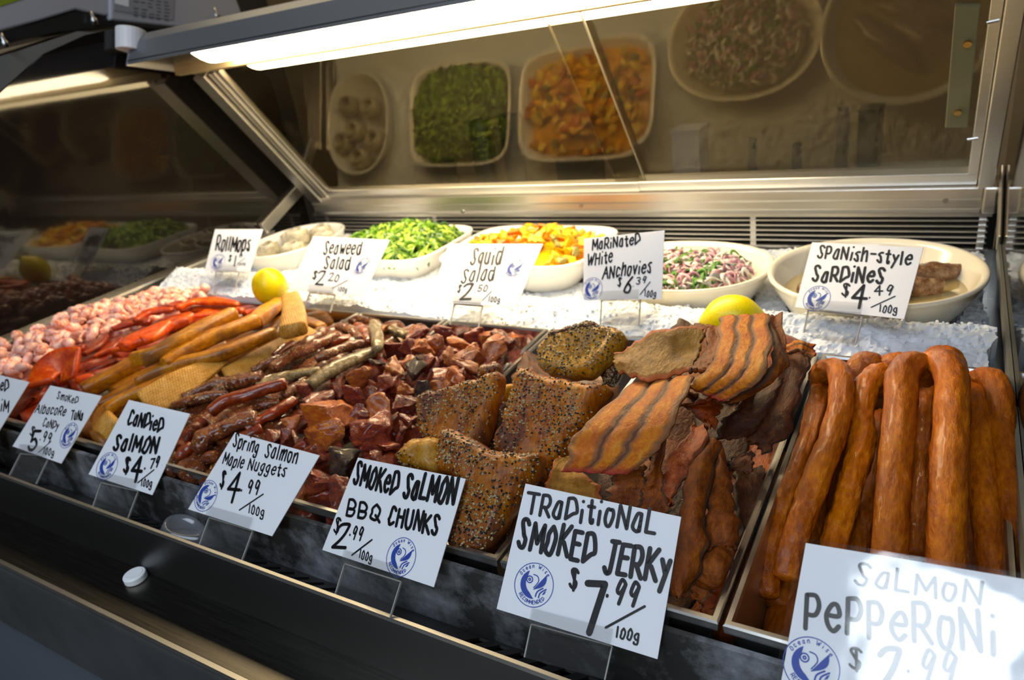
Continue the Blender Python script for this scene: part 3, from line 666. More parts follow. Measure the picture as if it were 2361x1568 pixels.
def sign(label, group, quad, anchor, yaw, lean, plate, words, seal=None, foot=.12, rot=0.0, base=True):
    """laminated card on a clear bent stand; quad = card corners TL TR BR BL"""
    bk, le = Zp(yaw, lean); h = Vector((bk.y, -bk.x, 0)); up = bk * math.sin(le) + Vector((0, 0, math.cos(le))); n = h.cross(up).normalized()
    if n.dot(EYE - anchor) < 0: n = -n
    Q = [onP(p, anchor, n) for p in quad]; c = sum(Q, Vector()) / 4
    e = empty('price_sign', c, label, 'sign', group)
    card = MB().prism(Q, -n * .002).build('card', card_m, e)
    O = [c + (q - c) * 1.06 + n * .0022 for q in Q]
    ink = Ink(anchor, n, .0008)
    for w_ in words: ink.word(*w_)
    ink.build('lettering', ink_m, card)
    if seal: emblem(card, anchor, n, seal, .042, .0010, rot)
    MB().prism(O, n * .0006).build('plastic_sleeve', sleeve_m, e)
    if plate:
        T = [onP(p, anchor, n) for p in plate]; T = [t - n * .006 for t in T]; st = MB()
        up2 = (T[0] - T[3]).normalized()
        lip = [T[0], T[1], T[1] + up2 * .030, T[0] + up2 * .030]
        st.prism(T, -n * .004).prism([l + n * .012 for l in lip], n * .003).prism([T[0] + n * .0, T[1] + n * .0, T[1] + n * .015, T[0] + n * .015], -up2 * .003)
        if foot: st.prism([T[3], T[2], T[2] + bk * foot, T[3] + bk * foot], (0, 0, .004))
        ao = st.build('acrylic_stand', acrylic, e); ed = MB()
        for a_, b_ in ((T[0], T[3]), (T[1], T[2]), (T[0], T[1])):
            sd_ = (b_ - a_).cross(n).normalized() * .0013; ed.prism([a_ - sd_ + n * .0005, a_ + sd_ + n * .0005, b_ + sd_ + n * .0005, b_ - sd_ + n * .0005], -n * .005)
        ed.build('stand_edge_glint', acr_glint, ao)  # opaque strips drawn for the edge glint
    return e
FRONT = 'price signs along the front sill'; REAR = 'price signs standing in the ice'
c5 = crop(0, 860, 4.9); c4 = crop(380, 720, 3.015); c8 = crop(780, 1020, 2.861); c2 = crop(400, 1080, 4.127); c9 = crop(1561, 1020, 2.861)
r4 = crop(440, 500, 4.722); r5 = crop(780, 500, 2.904); r6 = crop(1561, 500, 2.904)
fa = lambda p: onZ(p, -.13)
sign('white price sign cut by the left edge of the photo, ending ED and iM', FRONT, [(-62, 850), (67, 881), (-35, 1046), (-168, 1002)], Vector((-2.95, .777, -.108)), 0, 46, [(-130, 1018), (-70, 1034), (-105, 1092), (-165, 1072)],
     [(c5, 'eD', 0, 190, 95, 205, 12, -120), (c5, 'iM', 5, 420, 95, 442, 18, -125)], foot=0)
sign('white price sign reading Smoked Albacore Tuna Candy $5.99', FRONT, [(116, 888.6), (234.7, 913), (140.8, 1069), (28.6, 1029)], Vector((-2.533, .777, -.108)), 0, 46, [(42, 1045), (108, 1052), (78, 1115), (15, 1098)],
     [(c5, 'SmoKeD', 640, 285, 875, 352, 20, -72), (c5, 'AlbacoRe', 395, 448, 735, 482, 32, -92), (c5, 'TuNa', 795, 522, 930, 535, 22, -100), (c5, 'CaNDy', 478, 600, 655, 640, 26, -82), (c5, '$', 335, 692, 385, 702, 20, -95), (c5, '5', 305, 855, 410, 862, 70, -215), (c5, '.', 445, 757, 460, 760, 10, -40, .3), (c5, '99', 475, 770, 575, 795, 22, -105), (c5, '/', 440, 895, 580, 772, .0036, 0), (c5, '100g', 485, 905, 610, 940, 14, -75)],
     (159, 1004), foot=0)
sign('white price sign reading Candied Salmon $4.79', FRONT, [(297, 922), (437.8, 954), (351, 1141.6), (204, 1093.7)], Vector((-2.022, .777, -.108)), 8, 46, [(229, 1112), (314, 1132), (290, 1196), (208, 1171)],
     [(c5, 'CaNDieD', 1435, 572, 1830, 672, 38, -150, .15), (c5, 'SalMON', 1275, 855, 1770, 905, 50, -165, .17), (c5, '$', 1390, 1105, 1460, 1118, 30, -160, .14), (c5, '4', 1450, 1225, 1570, 1240, 75, -280, .12), (c5, '.', 1625, 1085, 1645, 1088, 10, -50, .35), (c5, '79', 1685, 1080, 1790, 1065, 22, -110, .15), (c5, '/', 1560, 1240, 1740, 1095, .0042, 0), (c5, '100g', 1590, 1272, 1715, 1300, 12, -82)],
     (247, 1075), foot=0)
sign('white price sign reading Spring Salmon Maple Nuggets $4.99', FRONT, [(542, 997), (737, 1050), (627, 1236.5), (433.5, 1174)], Vector((-1.526, .777, -.108)), 0, 46, [(477.5, 1192.7), (578, 1223), (551.4, 1295.7), (453, 1260.5)],
     [(c4, 'Spring', 470, 930, 645, 985, 24, -85, .11), (c4, 'Salmon', 692, 1000, 915, 1055, 24, -88, .11), (c4, 'Maple', 398, 1052, 540, 1090, 24, -75, .11), (c4, 'Nuggets', 572, 1092, 835, 1145, 24, -75, .11), (c4, '$', 380, 1208, 412, 1218, 20, -100, .11), (c4, '4', 405, 1322, 495, 1332, 55, -200, .09), (c4, '.', 525, 1240, 540, 1243, 8, -30, .35), (c4, '99', 570, 1252, 655, 1265, 12, -92, .11), (c4, '/', 520, 1375, 685, 1265, .0040, 0), (c4, '100g', 578, 1392, 690, 1425, 8, -58, .12)],
     (475, 1143), rot=-.5, foot=0)
sign('white price sign reading Smoked Salmon BBQ Chunks $2.99', FRONT, [(825.4, 1055), (1073.6, 1104), (1000, 1354), (743, 1268)], Vector((-1.039, .777, -.108)), -8, 46, [(790, 1299), (919.7, 1340.5), (894, 1424), (766, 1375.6)],
     [(c8, 'SMOKeD', 95, 268, 380, 352, 32, -130, .14), (c8, 'SaLMON', 425, 352, 765, 402, 36, -150, .14), (c8, 'BBQ', 48, 480, 275, 512, 16, -98, .15), (c8, 'CHUNKS', 322, 538, 655, 612, 26, -115, .15), (c2, '$', 1520, 600, 1580, 612, 20, -125, .12), (c2, '2', 1500, 742, 1640, 750, 62, -225, .11), (c2, '.', 1668, 635, 1690, 638, 8, -40, .35), (c2, '99', 1695, 665, 1795, 685, 22, -115, .12), (c2, '/', 1700, 825, 1890, 680, .0042, 0), (c2, '100g', 1762, 848, 1890, 890, 12, -78, .12)],
     (925, 1284.6), foot=0)
sign('largest price sign, reading Traditional Smoked Jerky $7.99', FRONT, [(1211.7, 1115), (1570.6, 1192), (1515.8, 1520), (1145, 1404)], Vector((-.547, .777, -.108)), 4, 45, [(1222, 1439), (1409, 1490), (1392, 1568), (1206, 1516)],
     [(c8, 'TRaDitioNaL', 1232, 458, 2085, 606, 28, -135, .13), (c8, 'SMOKED', 1178, 680, 1680, 800, 38, -180, .13), (c8, 'JERKy', 1742, 850, 2180, 925, 36, -195, .13), (c8, '$', 1520, 948, 1580, 962, 14, -125, .13), (c8, '7', 1600, 1235, 1730, 1245, 40, -340, .11), (c8, '.', 1760, 1012, 1785, 1016, 8, -40, .4), (c8, '99', 1810, 1062, 1975, 1090, 24, -150, .13), (c8, '/', 1765, 1222, 2022, 1082, .0046, 0), (c8, '100g', 1825, 1285, 1985, 1318, 8, -70, .15)],
     (1231, 1348.6), foot=0)
sign('blurred nearest price sign with light glare, reading Salmon Pepperoni', FRONT, [(1858, 1252), (2420, 1345), (2390, 1760), (1785, 1660)], Vector((.02, .735, -.11)), 0, 42, None,
     [(c9, 'SaLMoN', 1160, 930, 2010, 1070, 18, -130, .12), (c9, 'PePPeRoNi', 835, 1225, 2110, 1395, 6, -235, .10), (c9, '$', 1130, 1480, 1230, 1492, 4, -125, .12), (c9, '2', 1290, 1640, 1470, 1650, 30, -300, .10), (c9, '.', 1512, 1512, 1535, 1515, 6, -40, .4), (c9, '99', 1590, 1570, 1845, 1600, 16, -200, .10)],
     (1870, 1534))
sign('small white price sign reading Rollmops at the back left of the ice', REAR, [(496, 528.6), (606, 528.6), (575.5, 627), (471.8, 624)], onZ((515, 661), .06), 12, 44, [(496, 624), (548, 625), (540.6, 662), (489.8, 660)],
     [(r4, 'RollMops', 265, 368, 640, 372, 28, -150, .10), (r4, '$', 408, 475, 440, 478, 12, -60, .14), (r4, '1', 455, 535, 490, 537, 22, -118, .10), (r4, '99', 525, 442, 560, 444, 6, -30, .14), (r4, '/', 505, 512, 590, 450, .003, 0), (r4, '100g', 510, 532, 598, 520, 4, -26, .14)], (502.5, 603.8))
sign('white price sign reading Seaweed Salad $2.20', REAR, [(722.7, 544.5), (898.5, 553), (838, 683), (665.5, 666)], onZ((727, 715), .075), -8, 55, [(711, 672.6), (770, 678), (757.7, 718), (697, 712)],
     [(r4, 'Seaweed', 1440, 400, 1845, 412, 30, -130, .09), (r4, 'Salad', 1445, 562, 1725, 572, 28, -130, .09), (r4, '$', 1322, 668, 1370, 672, 20, -82, .11), (r4, '2', 1345, 738, 1440, 745, 48, -140, .10), (r4, '20', 1488, 698, 1610, 700, 20, -75, .10), (r4, '/', 1540, 780, 1710, 690, .0034, 0), (r4, '100g', 1598, 805, 1700, 818, 8, -45, .11)], (834, 614))
sign('white price sign reading Squid Salad $2.50, glaring under the lamp', REAR, [(1034.8, 562), (1251.8, 562), (1189.8, 708), (990, 696)], onZ((1067, 750), .075), -6, 58, [(1045, 698), (1110.6, 703), (1100, 755), (1035, 746)],
     [(r5, 'Squid', 880, 312, 1085, 320, 26, -105, .09), (r5, 'Salad', 818, 438, 1040, 420, 22, -90, .09), (r5, '$', 795, 503, 818, 504, 10, -45, .12), (r5, '2', 808, 555, 885, 552, 28, -98, .12), (r5, '.', 908, 508, 918, 508, 3, -14, .35), (r5, '50', 928, 500, 998, 498, 10, -42, .10), (r5, '/', 965, 560, 1026, 500, .0034, 0), (r5, '100g', 1003, 565, 1083, 574, 5, -35, .11)], (1186, 619))
sign('white price sign reading Marinated White Anchovies $6.39', REAR, [(1346.5, 550), (1532, 531), (1525.5, 689.4), (1344.7, 692.8)], onZ((1425, 751), .03), -12, 32, [(1384, 693), (1474, 689), (1470, 751), (1381, 748)],
     [(r5, 'MaRiNateD', 1698, 222, 2020, 182, 4, -65, .13), (r5, 'WHite', 1668, 328, 1835, 302, 6, -75, .11), (r5, 'ANchovies', 1768, 415, 2095, 368, 10, -80, .11), (r5, '$', 1868, 466, 1895, 463, 6, -55, .12), (r5, '6', 1905, 512, 1965, 504, 18, -95, .12), (r5, '.', 1970, 466, 1978, 465, 2, -12, .35), (r5, '39', 1992, 455, 2062, 442, 6, -45, .12), (r5, '/', 2022, 520, 2088, 436, .0036, 0), (r5, '100g', 2048, 532, 2128, 536, 4, -42, .12)], (1365.4, 667))
sign('white price sign reading Spanish-style Sardines $4.49', REAR, [(1872.6, 558.5), (2129, 570.6), (2084.4, 736), (1833, 708)], onZ((1909, 785), .02), -24, 40, [(1860.6, 713.5), (1988, 724), (1969, 794), (1848.5, 774)],
     [(r6, 'SPaNish-style', 935, 272, 1565, 322, 18, -80, .12), (r6, 'SaRDiNeS', 900, 430, 1385, 440, 18, -92, .14), (r6, '$', 1098, 520, 1155, 526, 8, -72, .13), (r6, '4', 1150, 602, 1255, 610, 24, -150, .10), (r6, '.', 1282, 543, 1295, 543, 4, -20, .35), (r6, '49', 1315, 528, 1445, 522, 6, -60, .12), (r6, '/', 1300, 606, 1460, 532, .0036, 0), (r6, '100g', 1350, 635, 1475, 648, 6, -48, .12)], (1883, 689))

# ------------------------------------------------------------------ food materials
m_saus = food('smoked_sausage_skin', [(.30, (.14, .028, .006)), (.47, (.33, .082, .014)), (.58, (.46, .135, .024)), (.72, (.60, .23, .055))], 26, (1, .30, 1), .36, .9, .0024, coat=.14, sat=1.08)
m_nug = food('dark_red_salmon', [(.34, (.045, .005, .004)), (.47, (.16, .018, .009)), (.60, (.30, .055, .02)), (.76, (.52, .20, .08))], 45, (1, 1, 2.6), .24, 1.0, .0022, coat=.35, spec=.4, sat=1.3)
m_nug2 = food('pink_salmon_flesh', [(.32, (.22, .035, .018)), (.5, (.45, .13, .055)), (.7, (.70, .34, .17))], 55, (1, 1, 3), .24, 1.0, .0022, coat=.35, spec=.4, sat=1.3)
m_nug3 = food('salmon_skin_piece', [(.35, (.012, .009, .008)), (.52, (.05, .03, .022)), (.66, (.22, .11, .05))], 75, (1, 1, 2.2), .3, .9, .002, coat=.3)
m_nug4 = food('amber_salmon', [(.34, (.12, .018, .007)), (.5, (.32, .075, .02)), (.68, (.62, .28, .09))], 50, (1, 1, 2.6), .24, 1.0, .0022, coat=.35, spec=.4, sat=1.3)
NUGM = {'dark red': m_nug, 'pale pink': m_nug2, 'black-skinned': m_nug3, 'amber': m_nug4}
m_cand = food('candied_salmon', [(.34, (.035, .008, .004)), (.5, (.15, .032, .012)), (.66, (.34, .12, .04))], 60, (1, 1, 1.4), .24, 1.0, .0024, coat=.6, fleck=(.55, .36, .12), fscale=260)
m_cand2 = food('glossy_candied_salmon', [(.34, (.06, .010, .006)), (.52, (.20, .035, .015)), (.7, (.32, .08, .03))], 45, (1, 1, 1), .2, .5, .0015, coat=.7)
m_candskin = food('grey_scaly_skin', [(.34, (.06, .04, .02)), (.5, (.24, .16, .07)), (.66, (.46, .35, .18))], 70, (1, 1, 1), .3, .9, .002, coat=.4, net=36)
m_tuna = food('golden_tuna', [(.32, (.15, .046, .007)), (.5, (.42, .155, .022)), (.7, (.66, .34, .08))], 20, (1.2, .8, 1), .34, .8, .0018, coat=.25, blotch=(.20, .07, .012))
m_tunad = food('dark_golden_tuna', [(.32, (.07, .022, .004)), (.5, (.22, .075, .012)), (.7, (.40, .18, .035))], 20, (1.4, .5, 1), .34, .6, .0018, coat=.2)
m_tunanet = food('net_marked_tuna', [(.32, (.34, .15, .038)), (.5, (.54, .28, .085)), (.7, (.68, .41, .16))], 40, (1, 1, 1), .4, .7, .0012, net=100)
m_red = food('bright_red_fish', [(.32, (.26, .018, .006)), (.5, (.55, .060, .012)), (.7, (.76, .20, .05))], 26, (1, 1, 1), .34, .5, .0015, coat=.2)
m_redd = food('dark_red_fish', [(.32, (.09, .008, .005)), (.5, (.24, .024, .010)), (.7, (.46, .10, .035))], 32, (1, 1, 1), .3, .6, .0015, coat=.3)
m_shr = food('pink_shrimp', [(.38, (.62, .17, .10)), (.48, (.78, .42, .34)), (.62, (.82, .60, .53))], 30, (1, 1, 1), .3, .3, .001, coat=.3, sss=.2)
m_bbq = food('peppered_fish_flesh', [(.30, (.10, .026, .009)), (.44, (.25, .072, .016)), (.56, (.40, .145, .030)), (.72, (.55, .30, .10))], 22, (1.6, 1, .25), .36, .9, .0026, coat=.12, blotch=(.13, .035, .014))
m_bbqy = food('yellow_peppered_flesh', [(.32, (.26, .09, .02)), (.5, (.50, .25, .055)), (.7, (.70, .44, .15))], 24, (1, 1, .6), .36, .9, .0024, coat=.15, blotch=(.30, .11, .03))
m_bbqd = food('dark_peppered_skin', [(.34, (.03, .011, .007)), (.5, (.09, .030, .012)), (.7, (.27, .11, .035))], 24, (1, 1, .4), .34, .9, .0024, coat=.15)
def jerky_mat(name, flesh, rim, dark, rough=.42, stripes=(), tip=None):
    """dried fish: fibrous flesh, darker skin along edges and the seams between strips (uses the sheet's own u across, v along)"""
    m = food(name, flesh, 30, (1, .5, 1), rough + .05, 1.0, .0022, coat=.0)
    t = m.node_tree; L = t.links.new; b = t.nodes['Principled BSDF']; src = b.inputs['Base Color'].links[0].from_socket
    uv = t.nodes.new('ShaderNodeUVMap'); uv.uv_map = 'uv'; sp = t.nodes.new('ShaderNodeSeparateXYZ'); L(uv.outputs[0], sp.inputs[0])
    n = t.nodes.new('ShaderNodeTexNoise'); n.inputs['Scale'].default_value = 5; mp = t.nodes.new('ShaderNodeMapping'); mp.inputs['Scale'].default_value = (1, 2.2, 1); L(uv.outputs[0], mp.inputs[0]); L(mp.outputs[0], n.inputs[0])
    nd = t.nodes.new('ShaderNodeMath'); nd.operation = 'MULTIPLY_ADD'; nd.inputs[1].default_value = .07; nd.inputs[2].default_value = -.035; L(n.outputs[0], nd.inputs[0])
    u = t.nodes.new('ShaderNodeMath'); u.operation = 'ADD'; L(sp.outputs[0], u.inputs[0]); L(nd.outputs[0], u.inputs[1]); fac = None
    def near(c, wd):
        d = t.nodes.new('ShaderNodeMath'); d.operation = 'SUBTRACT'; d.inputs[1].default_value = c; L(u.outputs[0], d.inputs[0]); a = t.nodes.new('ShaderNodeMath'); a.operation = 'ABSOLUTE'; L(d.outputs[0], a.inputs[0])
        r = t.nodes.new('ShaderNodeMapRange'); r.inputs[1].default_value = wd; r.inputs[2].default_value = wd * .45; L(a.outputs[0], r.inputs[0]); return r.outputs[0]
    def blend(src, f, col):
        x = t.nodes.new('ShaderNodeMix'); x.data_type = 'RGBA'; L(f, x.inputs[0]); L(src, x.inputs[6]); x.inputs[7].default_value = (*col, 1); return x.outputs[2]
    for c in (0, 1): src = blend(src, near(c, .10), rim)
    for c in stripes: src = blend(src, near(c, .085), rim); src = blend(src, near(c, .030), dark)
    if tip:
        r = t.nodes.new('ShaderNodeMapRange'); r.inputs[1].default_value = .90; r.inputs[2].default_value = .97; L(sp.outputs[1], r.inputs[0]); src = blend(src, r.outputs[0], tip)
    L(src, b.inputs['Base Color']); return m
FL = [(.30, (.38, .065, .016)), (.46, (.60, .175, .040)), (.66, (.80, .38, .12))]
m_j1 = jerky_mat('orange_jerky', FL, (.22, .085, .026), (.11, .038, .016), stripes=(.36, .66), tip=(.30, .030, .014))
m_j2 = jerky_mat('tan_jerky_skin', [(.32, (.15, .070, .02)), (.5, (.34, .165, .045)), (.7, (.52, .29, .09))], (.40, .09, .018), (.10, .05, .02))
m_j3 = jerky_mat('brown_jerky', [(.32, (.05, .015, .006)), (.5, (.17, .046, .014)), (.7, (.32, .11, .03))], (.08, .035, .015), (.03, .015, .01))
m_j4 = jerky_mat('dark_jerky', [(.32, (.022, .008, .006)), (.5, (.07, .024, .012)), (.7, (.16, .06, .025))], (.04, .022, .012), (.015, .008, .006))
m_j5 = jerky_mat('glossy_red_jerky', [(.32, (.10, .014, .008)), (.5, (.26, .05, .018)), (.7, (.46, .16, .06))], (.16, .05, .02), (.05, .015, .01), rough=.25)

ORD = ['nearest', 'second', 'third', 'fourth', 'fifth', 'sixth', 'seventh', 'eighth', 'ninth', 'tenth', 'eleventh', 'twelfth', 'thirteenth', 'fourteenth']
def T(o, label, c, g=None): return tag(o, label, c, g)
# ------------------------------------------------------------------ sausages (centrelines seen in the pan, real radii)
cs = crop(1700, 760, 2.2406)
def path(cr, pts): return [onZ(cr(x, y), z) for x, y, z in pts]
G = 'smoked sausages in the right-hand pan'
def sausage(pts, wpx, label, seed, wob=.10, taper=(1, 1)):
    P = path(cs, [(x, y + 40 * math.exp(-(y - 100) / 170), z) for x, y, z in pts]); mid = P[len(P) // 2]
    r = [pxu(wpx / 2.2406, p) / 2 * .97 for p in P]; r = [(q + sum(r) / len(r)) / 2 for q in r]
    dn = max(r)
    P = [p - Vector((0, .35, .55)).normalized() * 0 for p in P]
    o = strip('smoked_sausage', P, r, sum(r) / len(r), m_saus, wrk=min(.34, .10 + wob), ex=2.0, seg=110, ring=34, wob=wob * .7, wobf=16, blunt=.03, seed=seed, taper=taper)
    return T(o, label, 'sausage', G)
sausage([(510, 205, -.03), (440, 250, -.01), (424, 330, .02), (408, 430, .025), (346, 640, .015), (272, 830, -.01), (208, 1010, -.04), (165, 1200, -.07), (160, 1390, -.10)], 106, 'thin wrinkled sausage running along the left wall of its pan', 1, .22)
sausage([(420, 245, .02), (455, 190, .06), (515, 190, .085), (533, 260, .09), (530, 400, .08), (495, 540, .06), (430, 720, .04), (370, 880, .01), (315, 1030, -.02), (265, 1170, -.05), (245, 1300, -.08)], 132, 'long sausage with its tip hooked left, second from the left wall of the pan', 2, .12)
sausage([(600, 330, -.06), (615, 230, .0), (650, 150, .03), (700, 175, .02), (760, 330, -.05)], 135, 'sausage loop peeking out behind two front sausages near the back left pan corner', 3, .05)
sausage([(790, 250, .0), (760, 205, .05), (715, 215, .06), (668, 290, .065), (648, 420, .05), (638, 570, .03), (600, 740, .01), (553, 900, -.02), (510, 1060, -.04), (470, 1260, -.07)], 128, 'narrow wrinkled sausage with a folded top left of the fat middle one', 4, .2)
sausage([(690, 300, -.05), (735, 200, .0), (800, 155, .03), (860, 175, .02), (900, 300, -.05)], 130, 'sausage loop in the back row behind the fat middle sausage', 5, .05)
sausage([(965, 230, .04), (945, 165, .085), (890, 158, .105), (850, 230, .115), (842, 370, .10), (828, 560, .08), (812, 740, .05), (800, 920, .03), (790, 1120, .0), (780, 1350, -.04)], 165, 'fattest smooth sausage in the middle of the pan with hooked tip', 6, .06)
sausage([(1000, 250, -.02), (970, 360, -.03), (962, 560, -.05), (955, 760, -.08), (945, 940, -.10), (930, 1180, -.12)], 100, 'thin shadowed sausage squeezed between two fat sausages', 7, .2)
sausage([(1000, 170, .0), (1020, 105, .04), (1065, 95, .055), (1110, 120, .05), (1140, 230, .0)], 110, 'round sausage end standing highest at the back of the pan', 8, .04)
sausage([(985, 165, .05), (1010, 145, .085), (1070, 150, .11), (1105, 230, .12), (1108, 380, .11), (1102, 580, .09), (1092, 800, .06), (1080, 1020, .03), (1070, 1300, -.02)], 172, 'fat sausage with a bent neck, just right of the fattest one', 9, .07)
sausage([(1215, 275, -.02), (1245, 350, .02), (1250, 480, .03), (1255, 660, .02), (1272, 860, .0), (1300, 1080, -.03), (1330, 1350, -.07)], 138, 'straight reddish brown sausage second from the right wall of the pan', 10, .07)
sausage([(1235, 270, .0), (1260, 235, .03), (1310, 240, .05), (1350, 310, .055), (1368, 470, .04), (1388, 660, .02), (1412, 860, .0), (1440, 1080, -.03), (1475, 1350, -.07)], 132, 'sausage with hooked tip along the right wall of the pan', 11, .08)
sausage([(740, 430, -.07), (715, 700, -.06), (680, 900, -.06), (640, 1060, -.08), (600, 1240, -.10)], 100, 'wrinkled sausage in the shade low between the folded and fattest ones', 12, .25)
sausage([(480, 540, -.09), (430, 760, -.09), (395, 960, -.10), (350, 1160, -.12), (190, 1440, -.15)], 108, 'sausage with a cut end at the bottom left pan corner', 13, .15)
for k, (x, z) in enumerate(((-.20, -.17), (-.12, -.18), (-.04, -.18), (.04, -.18), (.10, -.17))):
    P = [Vector((x, 1.86, z)), Vector((x + .01, 1.6, z)), Vector((x - .005, 1.3, z)), Vector((x, 1.02, z))]
    T(strip('smoked_sausage', P, .038, .038, m_saus, ex=2, seg=24, ring=14, seed=20 + k), 'sausage lying underneath in the bottom layer of the right-end pan', 'sausage', G)

# ------------------------------------------------------------------ jerky
cj = crop(1240, 700, 2.119)
def jer(rows, m, label, seed, th=.012, rip=.006, rag=.012, grooves=(), dome=0.0):
    R3 = [(onZ(cj(a, b), z0), onZ(cj(c, d), z1)) for a, b, z0, c, d, z1 in rows]
    return T(sheet('jerky_sheet', R3, m, th=th, rip=rip, rag=rag, seed=seed, grooves=grooves, dome=dome), label, 'jerky', 'dried fish jerky sheets in their pan')
jer([(465, 385, .20, 760, 355, .235), (395, 455, .21, 735, 420, .245), (290, 545, .20, 690, 515, .235), (205, 620, .185, 655, 600, .215), (155, 690, .165, 620, 675, .19), (150, 760, .15, 560, 745, .165), (118, 818, .125, 440, 838, .13)], m_j1, 'large orange jerky sheet with three lobes split by dark seams, draped at the front left', 1, .012, .004, .008, (.36, .66))
jer([(372, 245, .22, 395, 335, .20), (440, 195, .25, 480, 365, .215), (555, 138, .275, 555, 388, .225), (690, 128, .28, 680, 345, .235), (815, 132, .27, 760, 320, .24)], m_j2, 'tan leathery jerky flap with ragged holes lying across the top of the heap', 2, .012, .008, .014)
jer([(890, 78, .26, 1125, 52, .28), (885, 170, .28, 1140, 150, .30), (870, 255, .285, 1130, 265, .305), (820, 330, .27, 1090, 365, .285), (760, 385, .25, 1000, 430, .255), (745, 400, .23, 905, 482, .225)], m_j1, 'arched striped orange jerky sheet forming the peak of the heap', 3, .012, .004, .008, (.36, .66))
jer([(1125, 62, .26, 1192, 62, .25), (1140, 165, .28, 1200, 190, .26), (1150, 255, .285, 1225, 295, .255), (1110, 365, .265, 1165, 365, .245), (1000, 435, .235, 1050, 435, .225), (910, 470, .21, 940, 486, .205)], m_j3, 'curled brown jerky strip folding round the right side of the peak sheet', 4, .012, .006, .010)
jer([(810, 120, .235, 905, 120, .24), (830, 230, .25, 890, 240, .26), (740, 330, .24, 830, 330, .25)], m_j3, 'reddish brown jerky piece tucked between the tan flap and the peak sheet', 5, .012, .008, .012)
jer([(630, 140, .24, 640, 175, .23), (760, 112, .25, 780, 160, .24), (850, 130, .24, 860, 180, .23)], m_j5, 'narrow red jerky edge showing behind the tan flap', 6, .010, .006, .012)
jer([(1205, 245, .12, 1215, 200, .13), (1290, 230, .14, 1280, 195, .14), (1355, 255, .12, 1335, 205, .12)], m_j1, 'small bright orange jerky end at the back right corner of the heap', 7, .010, .008, .012)
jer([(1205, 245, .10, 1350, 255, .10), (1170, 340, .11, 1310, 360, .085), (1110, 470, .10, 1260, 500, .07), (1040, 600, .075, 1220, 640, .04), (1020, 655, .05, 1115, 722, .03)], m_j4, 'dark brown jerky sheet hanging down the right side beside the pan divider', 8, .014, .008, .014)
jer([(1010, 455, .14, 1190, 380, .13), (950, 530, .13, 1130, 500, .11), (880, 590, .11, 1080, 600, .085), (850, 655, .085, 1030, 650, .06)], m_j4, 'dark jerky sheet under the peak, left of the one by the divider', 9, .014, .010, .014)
jer([(690, 500, .19, 890, 455, .185), (740, 520, .175, 900, 500, .165), (790, 565, .155, 860, 605, .145)], m_j5, 'shiny red jerky flap hanging just below the peak sheet', 10, .014, .010, .012)
jer([(760, 600, .10, 840, 610, .10), (700, 700, .09, 800, 720, .09), (630, 800, .075, 740, 820, .075), (595, 890, .06, 690, 900, .06), (610, 990, .04, 660, 990, .04)], m_j5, 'long narrow red jerky strip running down beside the large orange sheet', 11, .018, .006, .012)
jer([(800, 670, .075, 900, 690, .08), (745, 800, .085, 850, 800, .09), (700, 960, .075, 835, 970, .075), (670, 1120, .055, 825, 1150, .055), (655, 1280, .03, 795, 1290, .03), (650, 1440, .0, 720, 1420, .0)], m_j3, 'longest brown jerky strip hanging down the middle front next to the big sign', 12, .014, .006, .010, dome=.022)
jer([(880, 730, .055, 930, 740, .055), (840, 860, .06, 945, 850, .055), (830, 1000, .055, 965, 980, .05), (820, 1120, .04, 990, 1120, .03), (815, 1195, .025, 985, 1195, .015)], m_j3, 'curled brown jerky strip with a pale edge, right of the longest one', 13, .012, .008, .012, dome=.02)
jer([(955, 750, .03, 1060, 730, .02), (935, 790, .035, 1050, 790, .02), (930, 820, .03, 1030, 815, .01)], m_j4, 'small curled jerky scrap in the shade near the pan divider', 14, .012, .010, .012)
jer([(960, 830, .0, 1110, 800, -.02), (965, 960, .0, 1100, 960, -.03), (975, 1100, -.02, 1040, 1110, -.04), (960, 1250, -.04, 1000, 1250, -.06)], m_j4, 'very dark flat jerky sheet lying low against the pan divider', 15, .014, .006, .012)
jer([(800, 1215, .01, 945, 1210, .01), (790, 1300, .015, 940, 1290, .01), (755, 1390, -.02, 890, 1350, -.02), (760, 1425, -.04, 800, 1420, -.04)], m_j3, 'short curled brown jerky end near the front right of the pan', 16, .020, .008, .012, dome=.03)
jer([(930, 1180, -.04, 1080, 1030, -.04), (900, 1300, -.05, 1010, 1230, -.06), (830, 1420, -.06, 960, 1400, -.08), (780, 1500, -.08, 930, 1490, -.09)], m_j5, 'reddish jerky strip at the bottom front right of the pan', 17, .014, .006, .012)
jer([(100, 760, .10, 160, 750, .10), (60, 830, .09, 240, 830, .09), (40, 900, .07, 300, 890, .07), (60, 1000, .04, 290, 1000, .04)], m_j2, 'pale tan jerky piece beneath the large orange sheet, above the big sign', 18, .014, .006, .014)
jer([(380, 830, .11, 530, 800, .11), (350, 900, .09, 520, 900, .09), (340, 1000, .06, 490, 1000, .06)], m_j3, 'brown jerky strip under the large orange sheet, behind the big sign', 19, .014, .006, .014)
jer([(560, 700, .12, 640, 620, .12), (530, 850, .10, 610, 830, .10), (500, 920, .08, 620, 920, .08), (490, 1030, .05, 640, 1030, .05)], m_j3, 'folded brown jerky strip right behind the top right of the big sign', 20, .014, .008, .014)
